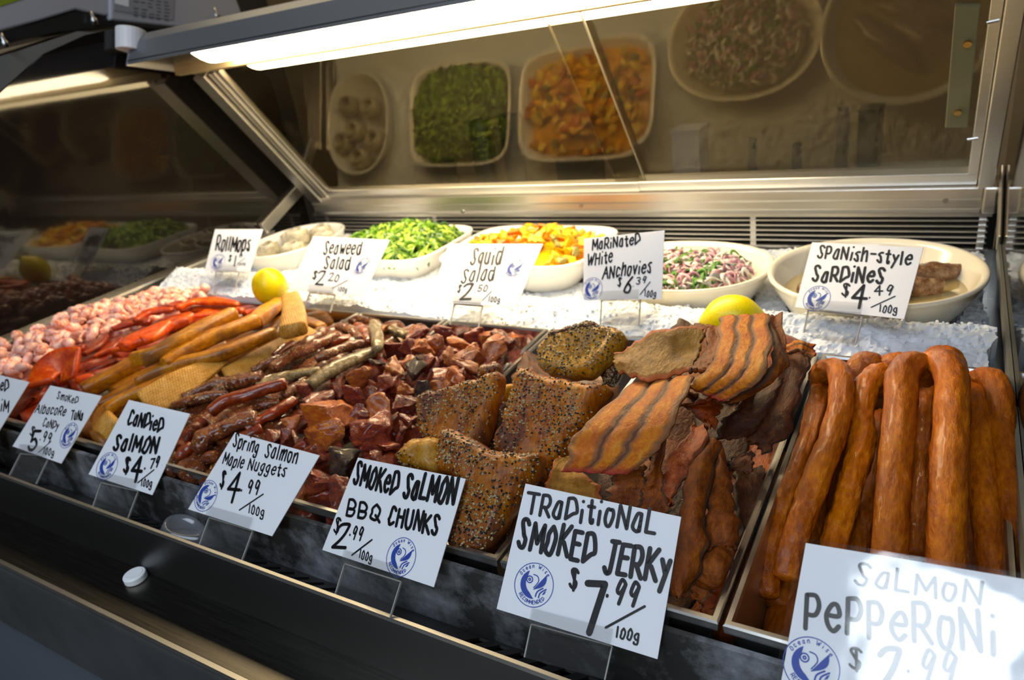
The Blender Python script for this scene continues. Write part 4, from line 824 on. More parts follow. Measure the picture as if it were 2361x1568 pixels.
for k in range(16):
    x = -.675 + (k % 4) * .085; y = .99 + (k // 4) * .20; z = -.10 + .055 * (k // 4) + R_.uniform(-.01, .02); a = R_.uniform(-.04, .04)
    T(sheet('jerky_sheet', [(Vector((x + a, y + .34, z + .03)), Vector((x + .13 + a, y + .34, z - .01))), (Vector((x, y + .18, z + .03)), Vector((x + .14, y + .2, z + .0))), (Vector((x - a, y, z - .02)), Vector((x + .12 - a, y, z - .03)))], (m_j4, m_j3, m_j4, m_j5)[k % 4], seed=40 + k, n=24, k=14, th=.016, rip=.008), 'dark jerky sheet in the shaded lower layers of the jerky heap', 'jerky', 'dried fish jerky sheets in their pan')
# ------------------------------------------------------------------ peppered chunks
cb = crop(900, 720, 2.6125)
def big(pts, a, yaw, lean, m, label, seed, th=.05, pep=220, edge=.03):
    A = onZ(cb(*a[:2]), a[2]); bk, le = Zp(yaw, lean); h = Vector((bk.y, -bk.x, 0)); up = bk * math.sin(le) + Vector((0, 0, math.cos(le))); n = h.cross(up).normalized()
    if n.dot(EYE - A) < 0: n = -n
    o, smp, nn = slab('peppered_fish_chunk', [onP(cb(*p), A, n) for p in pts], A, n, th, m, seed=seed, edge=edge)
    T(o, label, 'fish chunk', 'peppered fish chunks in their pan')
    pepper(o, smp, nn, pep, random.Random(seed)); return o
big([(890, 330), (900, 230), (940, 165), (1060, 110), (1240, 90), (1400, 108), (1415, 140), (1375, 210), (1250, 350), (1200, 385), (1080, 390), (960, 375)], (1100, 380, .08), -10, 52, m_bbqy, 'golden peppered fish chunk lying highest at the back of its pan', 1, .055, 640, .02)
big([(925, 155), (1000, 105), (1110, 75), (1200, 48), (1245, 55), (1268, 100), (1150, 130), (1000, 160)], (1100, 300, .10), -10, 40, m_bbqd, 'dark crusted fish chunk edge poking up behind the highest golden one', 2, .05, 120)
big([(1240, 345), (1330, 250), (1400, 175), (1440, 210), (1400, 330), (1350, 445), (1290, 430)], (1340, 420, .04), 15, 40, m_bbqd, 'dark peppered chunk between the highest golden one and the jerky', 3, .05, 260)
big([(765, 365), (800, 345), (845, 343), (900, 372), (1000, 392), (1100, 420), (1200, 428), (1310, 425), (1325, 470), (1250, 560), (1180, 680), (1060, 870), (960, 1010), (880, 1010), (740, 900), (620, 845), (640, 760), (690, 600)], (880, 900, .02), 0, 46, m_bbq, 'largest brown peppered slab standing in the middle of its pan', 4, .07, 800)
big([(640, 440), (740, 428), (745, 470), (700, 545), (640, 560), (620, 500)], (690, 520, .03), 0, 45, m_bbqy, 'small amber chunk glimpsed between the two tall peppered slabs', 5, .05, 40)
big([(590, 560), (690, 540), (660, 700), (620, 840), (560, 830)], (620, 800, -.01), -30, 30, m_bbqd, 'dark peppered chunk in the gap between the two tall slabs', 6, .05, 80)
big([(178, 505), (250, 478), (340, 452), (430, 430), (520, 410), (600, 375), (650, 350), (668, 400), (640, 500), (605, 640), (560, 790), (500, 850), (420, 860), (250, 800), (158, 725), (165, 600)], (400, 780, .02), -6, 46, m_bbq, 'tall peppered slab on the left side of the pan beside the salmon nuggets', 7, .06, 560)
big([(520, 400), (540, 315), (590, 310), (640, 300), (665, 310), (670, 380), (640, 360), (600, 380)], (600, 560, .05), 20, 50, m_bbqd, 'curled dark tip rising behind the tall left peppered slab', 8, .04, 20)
big([(20, 880), (80, 830), (150, 755), (300, 760), (310, 830), (300, 960), (180, 960), (60, 930)], (160, 900, .01), 0, 50, m_bbqy, 'yellow peppered chunk at the front left just above the chunk sign', 9, .06, 280)
big([(310, 725), (340, 702), (400, 715), (500, 770), (610, 835), (740, 855), (900, 852), (905, 900), (860, 1010), (760, 1160), (660, 1320), (560, 1450), (430, 1440), (330, 1390), (400, 1230), (440, 1040), (285, 940), (295, 830)], (470, 1400, -.01), 2, 44, m_bbq, 'front peppered slab leaning on the pan rim between two signs', 10, .065, 760)
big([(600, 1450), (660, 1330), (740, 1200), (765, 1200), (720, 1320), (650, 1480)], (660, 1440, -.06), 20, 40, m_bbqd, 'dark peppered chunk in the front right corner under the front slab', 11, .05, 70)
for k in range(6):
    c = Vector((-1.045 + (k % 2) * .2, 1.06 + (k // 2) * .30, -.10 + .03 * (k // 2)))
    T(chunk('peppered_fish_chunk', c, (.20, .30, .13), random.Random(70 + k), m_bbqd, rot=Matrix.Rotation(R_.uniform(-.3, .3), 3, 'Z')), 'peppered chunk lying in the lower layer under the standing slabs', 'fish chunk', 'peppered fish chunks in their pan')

# ------------------------------------------------------------------ heap surface for the smaller pieces
def heap(y, top=.085, low=.005):
    f = min(1, max(0, (y - PY0) / (PY1 - PY0))); return low - .05 + (top - low + .05) * math.sin(math.pi * min(1, f * .9 + .05)) ** .62
def onheap(px, top=.085, low=.005, off=0.0):
    z = .05
    for _ in range(6): p = onZ(px, z + off); z = heap(p.y, top, low)
    return onZ(px, z + off)
cn = crop(600, 720, 3.266)
NG = 'maple salmon nuggets in their pan'; made = []
NUG = [(430, 640, 250, 130, 0), (240, 765, 180, 110, 1), (540, 750, 430, 190, 1), (490, 895, 330, 150, 3), (200, 930, 150, 180, 0), (90, 935, 190, 120, 0), (600, 1075, 220, 210, 2), (440, 1235, 250, 180, 0), (560, 1390, 190, 250, 0), (330, 1340, 200, 170, 3), (900, 715, 240, 220, 1), (1105, 690, 180, 180, 0), (830, 880, 330, 270, 0), (960, 960, 200, 170, 0), (895, 560, 260, 190, 0), (640, 560, 180, 200, 0), (700, 610, 150, 170, 0), (1010, 415, 220, 200, 3), (740, 470, 210, 160, 3), (1190, 420, 160, 150, 2), (1355, 430, 170, 190, 0), (1490, 460, 190, 170, 1), (1600, 395, 190, 150, 3), (1130, 255, 200, 150, 0), (1230, 265, 180, 150, 1), (1330, 215, 160, 120, 3), (1395, 130, 180, 150, 0), (1600, 165, 160, 130, 0), (1560, 290, 180, 140, 3), (1430, 310, 120, 130, 3), (1820, 270, 250, 160, 1), (2030, 235, 190, 180, 0), (1790, 375, 160, 120, 0), (1720, 175, 160, 80, 1), (1180, 170, 210, 120, 0), (1010, 230, 150, 150, 0), (900, 345, 150, 100, 2), (1085, 880, 130, 150, 0), (1215, 560, 150, 150, 2), (1095, 570, 140, 140, 3), (1385, 540, 140, 110, 3), (450, 1020, 180, 150, 0), (885, 1075, 110, 110, 0), (990, 1100, 170, 130, 0), (1110, 350, 140, 100, 3), (1480, 210, 170, 100, 1), (1260, 360, 120, 130, 0), (1680, 320, 110, 130, 1), (330, 560, 150, 110, 0), (250, 1440, 170, 130, 0), (700, 730, 120, 110, 0), (1020, 520, 140, 120, 0), (780, 760, 110, 110, 0), (1650, 470, 130, 110, 0), (1300, 620, 150, 120, 2), (1150, 790, 130, 130, 0), (1190, 120, 140, 70, 3), (930, 130, 150, 90, 3), (1880, 180, 160, 70, 3), (1740, 250, 110, 90, 0)]
TONE = ['dark red', 'pale pink', 'black-skinned', 'amber']
for k, (x, y, w_, h_, t) in enumerate(NUG):
    rg = random.Random(100 + k); px = cn(x, y)
    p = onheap(px, .095, .0); 
    p.x = min(max(p.x, -1.70), -1.19); p.y = max(p.y, .972)
    a, b = pxu(w_ / 3.266, p), pxu(h_ / 3.266, p); e = (a * b) ** .5
    o = chunk('salmon_nugget', p - Vector((0, 0, .012)), (a * 1.04, e * 1.05, b * 1.08), rg, NUGM[TONE[t]], rot=Matrix.Rotation(.59, 3, 'Z') @ Matrix.Rotation(rg.uniform(-.5, .5), 3, 'X') @ Matrix.Rotation(rg.uniform(-.45, .45), 3, 'Y') @ Matrix.Rotation(rg.uniform(-.5, .5), 3, 'Z'), rough=.065, n=rg.choice((9, 10, 12)), bev=.07)
    made.append((o, p, TONE[t]))
def rows_label(made, what, where, catg, group, per):
    """single each piece out by its row from the front of the pan and its place along the row"""
    made.sort(key=lambda q: q[1].y); r = 0
    for i in range(0, len(made), per):
        row = sorted(made[i:i + per], key=lambda q: q[1].x)
        for j, (o, p, t) in enumerate(row):
            rw = 'front row' if r == 0 else f'{ORD[r]} row from the front'
            T(o, f'{t} {what}, {"leftmost" if j == 0 else "rightmost" if j == len(row) - 1 else ORD[j] + " from left"} in {rw} of {where}', catg, group)
        r += 1
rows_label(made, 'nugget', 'the nugget pan', 'salmon nugget', NG, 5)
for k in range(48):
    x = -1.565 + (k % 6) * .076; y = .965 + (k // 6) * .135; p = Vector((x + R_.uniform(-.02, .02), y, heap(y, .095, .0) - .075))
    T(chunk('salmon_nugget', p, (.11, .10, .10), random.Random(200 + k), m_nug, cuts=2), 'dark salmon nugget half hidden in the lower layer of the nugget pan', 'salmon nugget', NG)

# ------------------------------------------------------------------ candied salmon strips
cc = crop(380, 720, 3.015); made = []
def cand(pts, wpx, m=None, tone='dark', seed=0, top=.085, thick=.75, wob=.28, off=0.0, ex=2.4):
    P = [onheap(cc(x, y), top, .0, off) for x, y in pts]; P[0].z -= .006; P[-1].z -= .006
    for p in P: p.y = max(p.y, .97)
    mid = P[len(P) // 2]; r = pxu(wpx / 3.015, mid) / 2
    o = strip('candied_salmon_strip', P, [r * .85, r * 1.05, r * .8], r * thick, m or m_cand, ex=ex, seg=34, ring=18, wob=wob, wobf=18, blunt=.05, seed=300 + seed)
    made.append((o, mid, tone)); return o
cand([(300, 690), (420, 620), (560, 580), (700, 530), (850, 480)], 110, m_cand2, 'smooth red-brown', 1, .11, .8, .1, .012)
cand([(190, 970), (300, 860), (420, 800), (520, 760), (640, 730)], 150, m_cand, 'golden seeded', 2, .09, .7, .3, .012)
cand([(50, 650), (160, 625), (300, 590), (450, 555)], 90, m_cand, 'seeded', 3)
cand([(120, 590), (260, 530), (420, 480), (620, 440)], 85, m_cand, 'crusted', 4)
cand([(430, 500), (560, 470), (680, 440)], 105, m_cand, 'broad crusted', 5, .10)
cand([(740, 390), (860, 310), (1000, 250), (1210, 150)], 95, m_cand, 'long crusted', 6, .09)
cand([(760, 300), (820, 250), (900, 205)], 70, m_cand2, 'short dark red', 7, .09)
cand([(1040, 320), (1150, 285), (1270, 240), (1390, 205)], 80, m_cand, 'knobbly', 8, .09)
cand([(1000, 500), (1130, 420), (1290, 340), (1460, 260)], 130, m_candskin, 'grey scaly', 9, .095, .6, .15)
cand([(1490, 250), (1475, 160), (1445, 60)], 85, m_candskin, 'upright grey', 10, .12)
cand([(1200, 90), (1290, 120), (1360, 180)], 70, m_cand, 'twisted', 11, .08)
cand([(1330, 85), (1390, 130), (1420, 200)], 70, m_cand2, 'bent reddish', 12, .08)
cand([(1500, 110), (1600, 130), (1680, 160)], 80, m_candskin, 'flat grey', 13, .08)
cand([(840, 440), (960, 420), (1080, 390)], 85, m_candskin, 'dull grey', 14, .08)
cand([(600, 400), (720, 350), (820, 310)], 75, m_cand, 'rough', 15, .08)
cand([(560, 810), (680, 740), (790, 680), (910, 590)], 95, m_cand2, 'glossy seeded', 16, .085)
cand([(620, 660), (700, 640), (800, 610)], 95, m_cand, 'smooth amber', 17, .085)
cand([(820, 580), (900, 530), (980, 480)], 95, m_cand, 'knotty', 18, .08)
cand([(90, 930), (170, 840), (280, 740)], 100, m_cand2, 'brown glossy', 19, .08)
cand([(50, 1030), (110, 980), (190, 920)], 120, m_cand2, 'thick mahogany', 20, .07)
cand([(180, 1090), (260, 1040), (350, 990)], 95, m_cand, 'seed-coated', 21, .08, .8, .3, .01)
cand([(340, 560), (420, 500), (520, 450)], 75, m_cand, 'narrow', 22, .08)
cand([(640, 510), (760, 470), (880, 420)], 90, m_candskin, 'scaled', 23, .08)
cand([(880, 260), (1000, 200), (1100, 150)], 80, m_cand, 'crumbly', 24, .075)
cand([(1290, 60), (1340, 50), (1420, 60)], 70, m_cand, 'tiny curled', 25, .08)
cand([(480, 900), (560, 860), (680, 800)], 110, m_cand2, 'wine dark', 26, .07)
cand([(1100, 230), (1200, 200), (1300, 170)], 75, m_cand2, 'chestnut', 27, .07)
cand([(330, 850), (430, 900), (520, 930)], 110, m_cand, 'shaded', 28, .05)
made.sort(key=lambda q: q[1].y)
for i in range(0, len(made), 5):
    for j, (o, p, t) in enumerate(sorted(made[i:i + 5], key=lambda q: q[1].x)):
        T(o, f'{t} candied salmon strip, {ORD[j] + " from left" if j else "leftmost"} in the {"front" if i == 0 else ORD[i // 5]} band of the candied pan', 'candied salmon', 'candied salmon strips in their pan')
for k in range(24):
    x = -1.98 + (k % 4) * .105; y = 1.0 + (k // 4) * .16; z = heap(y, .085, .0) - .06
    P = [Vector((x + R_.uniform(-.03, .03), y - .09, z)), Vector((x, y, z + .008)), Vector((x + R_.uniform(-.03, .03), y + .09, z))]
    T(strip('candied_salmon_strip', P, .05, .035, m_cand, seg=16, ring=12, wob=.25, wobf=18, seed=340 + k), 'dark candied salmon strip buried in the lower layer of the candied pan', 'candied salmon', 'candied salmon strips in their pan')

# ------------------------------------------------------------------ golden tuna
ct = crop(160, 660, 3.472)
TG = 'golden tuna strips in their pan'
def tuna(pts, wpx, m, label, seed, top=.10, thick=.8, wob=.07, off=0.0, ex=2.6, cr=None, taper=(1, 1), wp=(.8, 1.05, .85), twist=0, up=None):
    P = [onheap((cr or ct)(x, y), top, .01, off) for x, y in pts]
    for p in P: p.y = max(p.y, .975)
    mid = P[len(P) // 2]; r = pxu(wpx / 3.472, mid) / 2 * 1.25
    return T(strip('tuna_strip', P, [r * q for q in wp], r * thick, m, ex=ex + .9, seg=40, ring=24, wob=wob * 2.2, wobf=6, blunt=.05, seed=400 + seed, taper=taper, twist=twist, up=up), label, 'tuna', TG)
tuna([(500, 590), (680, 545), (900, 430), (1120, 310), (1335, 215)], 135, m_tuna, 'large golden tuna wedge with a pale ridge, leftmost of the upper pieces', 1, .15, .75, .06, .02, 2.2, wp=(.45, 1.05, .7))
tuna([(760, 640), (900, 540), (1100, 430), (1300, 350), (1510, 265)], 115, m_tuna, 'long golden tuna strip ending in a pale broken tip at upper right', 2, .13, .8, .06, .015)
tuna([(520, 780), (700, 690), (900, 620), (1100, 570), (1300, 510), (1500, 430), (1650, 360)], 95, m_tuna, 'longest brown-edged tuna strip running diagonally across the pan', 3, .12, .8, .06, .01)
tuna([(290, 1000), (420, 910), (600, 830), (800, 740), (1000, 650), (1165, 590)], 100, m_tuna, 'slender tuna strip curving along the front of the net-marked slab', 4, .10, .8, .08, .01)
tuna([(600, 960), (800, 840), (1000, 720), (1260, 560)], 210, m_tunanet, 'broad flat tuna slab with net marks, just behind the Candied Salmon sign', 5, .08, .22, .03, .025, 4, wp=(1.0, .95, .45), up=(.45, -.55, .7))
tuna([(1240, 720), (1450, 620), (1700, 480), (1950, 350)], 135, m_tunanet, 'net-marked tuna slab lying along the right wall of the tuna pan', 6, .06, .30, .03, .01, 3.5, up=(.35, -.4, .8))
tuna([(1795, 360), (1800, 230), (1775, 90)], 155, m_tunanet, 'upright tuna block standing at the back of the pan', 7, .15, .6, .03, .03, 4, wp=(1.05, .98, .8))
tuna([(1480, 300), (1570, 210), (1690, 140)], 115, m_tuna, 'golden tuna piece at the back beside the upright block', 8, .12, .8, .06, .0)
tuna([(1880, 280), (1950, 310), (2030, 345)], 85, m_tuna, 'small tuna end in the back right corner of the tuna pan', 9, .04)
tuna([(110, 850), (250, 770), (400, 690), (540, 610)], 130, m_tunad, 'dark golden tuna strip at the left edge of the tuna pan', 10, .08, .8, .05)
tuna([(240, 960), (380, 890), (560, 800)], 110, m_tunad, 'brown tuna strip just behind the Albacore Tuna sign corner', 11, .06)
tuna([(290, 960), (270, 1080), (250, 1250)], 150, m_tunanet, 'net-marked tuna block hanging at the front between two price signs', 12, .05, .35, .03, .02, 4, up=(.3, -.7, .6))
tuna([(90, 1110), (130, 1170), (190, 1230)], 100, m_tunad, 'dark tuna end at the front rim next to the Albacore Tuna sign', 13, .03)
tuna([(1600, 380), (1660, 320), (1730, 260)], 70, m_tunad, 'small dark tuna piece in front of the upright block', 14, .06)
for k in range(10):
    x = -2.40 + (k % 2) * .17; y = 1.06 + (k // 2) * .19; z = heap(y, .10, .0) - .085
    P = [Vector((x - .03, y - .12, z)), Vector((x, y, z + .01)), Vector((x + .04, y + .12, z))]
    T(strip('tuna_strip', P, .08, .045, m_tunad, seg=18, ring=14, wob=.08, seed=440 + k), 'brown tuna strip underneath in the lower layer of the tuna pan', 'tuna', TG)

# ------------------------------------------------------------------ red smoked fish
cr6 = crop(0, 640, 4.356)
RG = 'red smoked fish pieces in their pan'
def red(pts, wpx, m, label, seed, top=.10, thick=.45, wob=.14, off=0.0, cr=ct, ex=2.4, wp=(.45, 1.1, .5), up=None):
    s_ = 3.472 if cr is ct else 4.356
    P = [onheap(cr(x, y), top, .01, off) for x, y in pts]
    for p in P: p.y = max(p.y, .975)
    mid = P[len(P) // 2]; r = pxu(wpx / s_, mid) / 2 * 1.5
    return T(strip('smoked_fish_piece', P, [r * q for q in wp], r * thick * .8, m, ex=ex + .6, seg=38, ring=22, wob=wob * 2.0, wobf=7, blunt=.06, seed=500 + seed, up=up), label, 'smoked fish', RG)
red([(860, 175), (1000, 125), (1180, 120), (1350, 150)], 75, m_red, 'long orange-red fish fillet lying across the back of the red pan', 1, .10, .5, .1, .02)
red([(800, 165), (850, 135), (890, 105)], 60, m_redd, 'small dark red curl left of the long back fillet', 2, .10, .5)
red([(880, 195), (1050, 185), (1220, 190), (1400, 200)], 70, m_red, 'orange fish strip tucked directly below the long back fillet', 3, .08, .5)
red([(530, 280), (620, 215), (720, 195), (830, 190)], 75, m_red, 'folded red fish strip next to the shrimp at the back', 4, .11, .5)
red([(340, 350), (440, 310), (540, 280), (640, 290)], 85, m_redd, 'deep red fish piece in the middle beside the shrimp', 5, .10, .5)
red([(420, 500), (540, 430), (660, 380), (800, 300)], 165, m_red, 'biggest red fish fillet in the middle of the red pan', 6, .11, .45, .1, .02)
red([(790, 330), (880, 280), (990, 245)], 120, m_red, 'plump orange lobed fish piece behind the big tuna wedge', 7, .09, .6)
red([(110, 550), (200, 480), (300, 400)], 85, m_redd, 'dark maroon fish strip at the shrimp side of the pan', 8, .08, .5)
red([(230, 550), (320, 490), (420, 420)], 65, m_redd, 'narrow dark fish strip in front of the biggest fillet', 9, .06, .5)
red([(190, 570), (300, 520), (420, 505), (545, 515)], 36, m_red, 'thin curved red fish strip arching in the middle front', 10, .09, .8)
red([(990, 250), (1150, 215), (1350, 210)], 85, m_red, 'orange fish piece lying behind the tuna wedge tip', 11, .07, .5)
red([(1400, 225), (1450, 200), (1510, 180)], 60, m_red, 'small orange fish end at the back right of the red pan', 12, .05, .5)
red([(380, 1080), (480, 950), (620, 880), (790, 850)], 230, m_red, 'large folded orange fish flap just above the Albacore Tuna sign', 13, .10, .22, .1, .03, cr6, 3, (.8, 1.15, .95), (.3, -.6, .7))
red([(560, 820), (660, 740), (760, 720), (860, 700)], 95, m_redd, 'brownish fish tail piece touching the shrimp', 14, .10, .5, .1, .0, cr6)
red([(860, 950), (980, 900), (1080, 860), (1180, 830)], 80, m_redd, 'grey-red fish scrap beside the orange flap', 15, .06, .5, .1, .0, cr6)
red([(770, 1030), (850, 1010), (940, 1010)], 80, m_red, 'bright orange fish nub at the front right of the flap', 16, .07, .6, .1, .0, cr6)
red([(60, 1420), (150, 1320), (240, 1220), (340, 1090)], 210, m_redd, 'hanging dull red fish piece at the front behind the leftmost signs', 17, .07, .25, .1, .01, cr6, 3, (.8, 1.1, .9), (.3, -.7, .6))
red([(90, 1395), (160, 1415), (260, 1430)], 40, m_red, 'thin orange fish sliver on the front rim of the red pan', 18, .05, .6, .1, .0, cr6)
for k in range(10):
    x = -2.84 + (k % 2) * .17; y = 1.06 + (k // 2) * .19; z = heap(y, .10, .0) - .085
    P = [Vector((x - .03, y - .12, z)), Vector((x, y, z + .01)), Vector((x + .04, y + .12, z))]
    T(strip('smoked_fish_piece', P, .08, .04, m_redd, seg=18, ring=14, wob=.12, seed=540 + k), 'dark red fish piece underneath in the lower layer of the red pan', 'smoked fish', RG)

# ------------------------------------------------------------------ shrimp
def shrimp_proto(seed):
    rg = random.Random(seed); P = []; r = .042 * rg.uniform(.85, 1.1); n = 9; V = []; F = []; sweep = rg.uniform(3.2, 4.3)
    for k in range(n): a = k / (n - 1) * sweep; P.append(Vector((r * math.cos(a) * (1 - .25 * k / n), r * math.sin(a) * (1 - .25 * k / n), .012 * math.sin(a * .7))))
    rad = [.012, .022, .025, .024, .022, .019, .015, .011, .007]; seg, ring = 26, 12
    for k in range(seg + 1):
        s = k / seg; p = cat(P, s); d = (cat(P, min(1, s + .03)) - cat(P, max(0, s - .03))).normalized(); a = d.cross(Vector((0, 0, 1))).normalized(); b = a.cross(d); w_ = cat(rad, s) * (1 + .07 * math.sin(s * 44)) * (min(1, (s + .02) * 9))
        for q in range(ring): t = q * 2 * math.pi / ring; V.append(p + (a * math.cos(t) + b * math.sin(t)) * w_)
    for k in range(seg):
        for q in range(ring): F.append((k * ring + q, k * ring + (q + 1) % ring, (k + 1) * ring + (q + 1) % ring, (k + 1) * ring + q))
    F += [tuple(range(ring))[::-1], tuple(range(seg * ring, (seg + 1) * ring))]
    return V, F
protos = []
SG = 'peeled pink shrimp heaped in the left-end pan'
rg = random.Random(11); count = 0
xs0, xs1 = PANS['shrimp'][0] + .05, PANS['shrimp'][1] - .035
def sheap(x, y):
    u = (x - xs0) / (xs1 - xs0); return .015 + .085 * math.sin(math.pi * min(1, max(0, (y - .95) / 1.0)) * .92 + .15) * (.55 + .45 * math.sin(math.pi * u)) + .02 * nz((x, y, 0), 7)
grid = [(i, j) for j in range(28) for i in range(10)]
for i, j in grid:
    x = xs0 + (xs1 - xs0) * (i + .5) / 10 + rg.uniform(-.02, .02); y = .965 + (.98) * (j + .5) / 28 + rg.uniform(-.02, .02); v = count % 6
    p = Vector((x, y, sheap(x, y) + rg.uniform(-.015, .022)))
    if count < 6:
        V, F = shrimp_proto(v); o = mesh('peeled_shrimp', V, F, m_shr, origin=(0, 0, 0), smooth=True); protos.append(o)
        T(o, 'small peeled pink shrimp in the heap of shrimp at the left end of the case', 'shrimp', SG)
    else:
        o = protos[v].copy(); C.objects.link(o)
    o.location = m3(p); o.rotation_euler = (rg.uniform(-.9, .9), rg.uniform(-.9, .9), rg.uniform(0, 6.28)); s = rg.uniform(.62, .88); o.scale = (s, s, s); count += 1
V = []; F = []; nx, ny = 16, 40
for j in range(ny + 1):
    for i in range(nx + 1):
        x = xs0 - .015 + (xs1 - xs0 + .03) * i / nx; y = .945 + 1.01 * j / ny; V.append((x, y, sheap(x, y) - .035 + .012 * nz((x, y, 1), 40)))
for j in range(ny):
    for i in range(nx): a = j * (nx + 1) + i; F.append((a, a + 1, a + nx + 2, a + nx + 1))
T(mesh('packed_shrimp', V, F, m_shr, smooth=True), 'packed mass of pink shrimp under the visible ones', 'shrimp', None)['kind'] = 'stuff'

# ------------------------------------------------------------------ what is in the bowls
def fill(se, f, z, dome, m, name, amp, fr, seed=0):
    """surface filling a bowl; dome = height in the middle"""
    V = []; F = []; N, K = 60, 14
    for k in range(K + 1):
        for q in range(N):
            r = max(.02, k / K); p = se(q * 2 * math.pi / N, f * r); V.append(p + Vector((0, 0, z + dome * (1 - r * r) + amp * nz((p.x, p.y, seed), fr) * (1 - r ** 6))))
    for k in range(K):
        for q in range(N): F.append((k * N + q, k * N + (q + 1) % N, (k + 1) * N + (q + 1) % N, (k + 1) * N + q))
    F.append(tuple(range(N))[::-1])
    return mesh(name, V, F, m, smooth=True)
def inbowl(se, f, rng): a = rng.uniform(0, 6.28); return se(a, f * math.sqrt(rng.random()))
# seaweed salad: a tangle of ribbons
def ribbons(se, f, z, dome, n, mats, name, L_=(.05, .11), w_=(.006, .012), rng=None, lift=.05, cx=0, cy=0, rx=1, ry=1):
    V = []; F = []; I = []
    for k in range(n):
        p = inbowl(se, f, rng); rr = min(1, math.hypot((p.x - cx) / rx, (p.y - cy) / ry)); p.z = z + dome * (1 - rr * rr) + rng.uniform(-.01, .02); a = rng.uniform(0, 6.28); l = rng.uniform(*L_); ww = rng.uniform(*w_); cur = rng.uniform(-2, 2); b = len(V); mi = rng.randrange(len(mats)); tw = rng.uniform(-2, 2); h = rng.uniform(.0, lift)
        for s in range(7):
            t = s / 6; d = Vector((math.cos(a + cur * t), math.sin(a + cur * t), 0)); sd = Vector((-d.y, d.x, 0)); sd = sd * math.cos(tw * t + 1) + Vector((0, 0, 1)) * math.sin(tw * t + 1)
            c = p + d * l * (t - .5) + Vector((0, 0, h * math.sin(math.pi * t))); V += [c + sd * ww, c - sd * ww]
        F += [(b + 2 * s, b + 2 * s + 1, b + 2 * s + 3, b + 2 * s + 2) for s in range(6)]; I += [mi] * 6
    o = mesh(name, V, F, mats, mi=I, smooth=True); md = o.modifiers.new('thick', 'SOLIDIFY'); md.thickness = .0012; return o
g1 = mat('seaweed_green', (.13, .27, .015), .3, 0, Coat_Weight=.3); g2 = mat('seaweed_dark', (.035, .10, .010), .3, 0, Coat_Weight=.3); g3 = mat('seaweed_light', (.32, .46, .05), .35)
rg = random.Random(5)
o = ribbons(se2, .84, ZR - .04, .08, 1500, [g1, g2, g3, g1], 'seaweed_salad', (.05, .12), (.006, .013), rg, .04, -2.40, 2.72, .345, .285); T(o, 'heap of bright green seaweed strands in the rectangular bowl', 'salad')['kind'] = 'stuff'
T(fill(se2, .86, ZR - .06, .07, g2, 'seaweed_salad', .01, 20), 'dense green seaweed lower down in the rectangular bowl', 'salad')['kind'] = 'stuff'
# squid salad: orange pieces
sq = [food('squid_orange', [(.3, (.62, .20, .02)), (.6, (.85, .48, .05))], 60, coat=.4), food('squid_yellow', [(.3, (.75, .42, .05)), (.6, (.88, .66, .16))], 60, coat=.4), food('squid_red_edge', [(.3, (.42, .06, .02)), (.6, (.75, .25, .04))], 60, coat=.4), food('squid_green_bit', [(.3, (.10, .10, .02)), (.6, (.30, .26, .08))], 60, coat=.3)]
sqm = []; rg = random.Random(9)
for k in range(150):
    p = inbowl(se3, .84, rg); rr = min(1, math.hypot((p.x + 1.63) / .375, (p.y - 2.72) / .285)); p.z = ZR - .035 + .085 * (1 - rr * rr) + rg.uniform(-.01, .012)
    v = k % 8
    if k < 8:
        o = chunk('squid_piece', p, (.075, .05, .028) if v % 2 else (.05, .045, .035), random.Random(600 + k), sq[(0, 1, 0, 2, 1, 0, 3, 1)[v]], rough=.05, cuts=1); sqm.append(o)
        T(o, ['orange', 'yellow', 'orange', 'red-edged', 'yellow', 'orange', 'olive', 'yellow'][v] + ' piece of squid salad mixed into the rectangular bowl', 'squid piece', ['orange', 'yellow', 'orange', 'red-edged', 'yellow', 'orange', 'olive', 'yellow'][v] + ' squid pieces in the rectangular bowl')
    else:
        o = sqm[v].copy(); C.objects.link(o); o.location = m3(p)
    o.rotation_euler = (rg.uniform(-.7, .7), rg.uniform(-.7, .7), rg.uniform(0, 6.28))
T(fill(se3, .86, ZR - .07, .075, sq[0], 'squid_salad_base', .012, 25), 'orange squid salad packed lower in its rectangular bowl', 'salad')['kind'] = 'stuff'
# chopped fish and onion
rg = random.Random(21)
fw = mat('pickled_fish_white', (.62, .58, .50), .3, 0, Coat_Weight=.3); on = mat('purple_onion', (.42, .20, .24), .3, 0, Coat_Weight=.3); hb = mat('chopped_herb', (.06, .17, .015), .5); fs = mat('silver_fish_skin', (.30, .29, .27), .25, .3)
o = ribbons(se4, .74, ZR - .06, .055, 900, [fw, on, hb, fw, fs, hb, on], 'chopped_fish_salad', (.025, .08), (.005, .011), rg, .025, -.86, 2.53, .345, .275); T(o, 'mix of pale fish, purple onion and green herbs in the cream oval bowl', 'salad')['kind'] = 'stuff'
T(fill(se4, .76, ZR - .08, .05, fw, 'chopped_fish_salad', .012, 22), 'pale chopped fish lower in the cream oval bowl', 'salad')['kind'] = 'stuff'
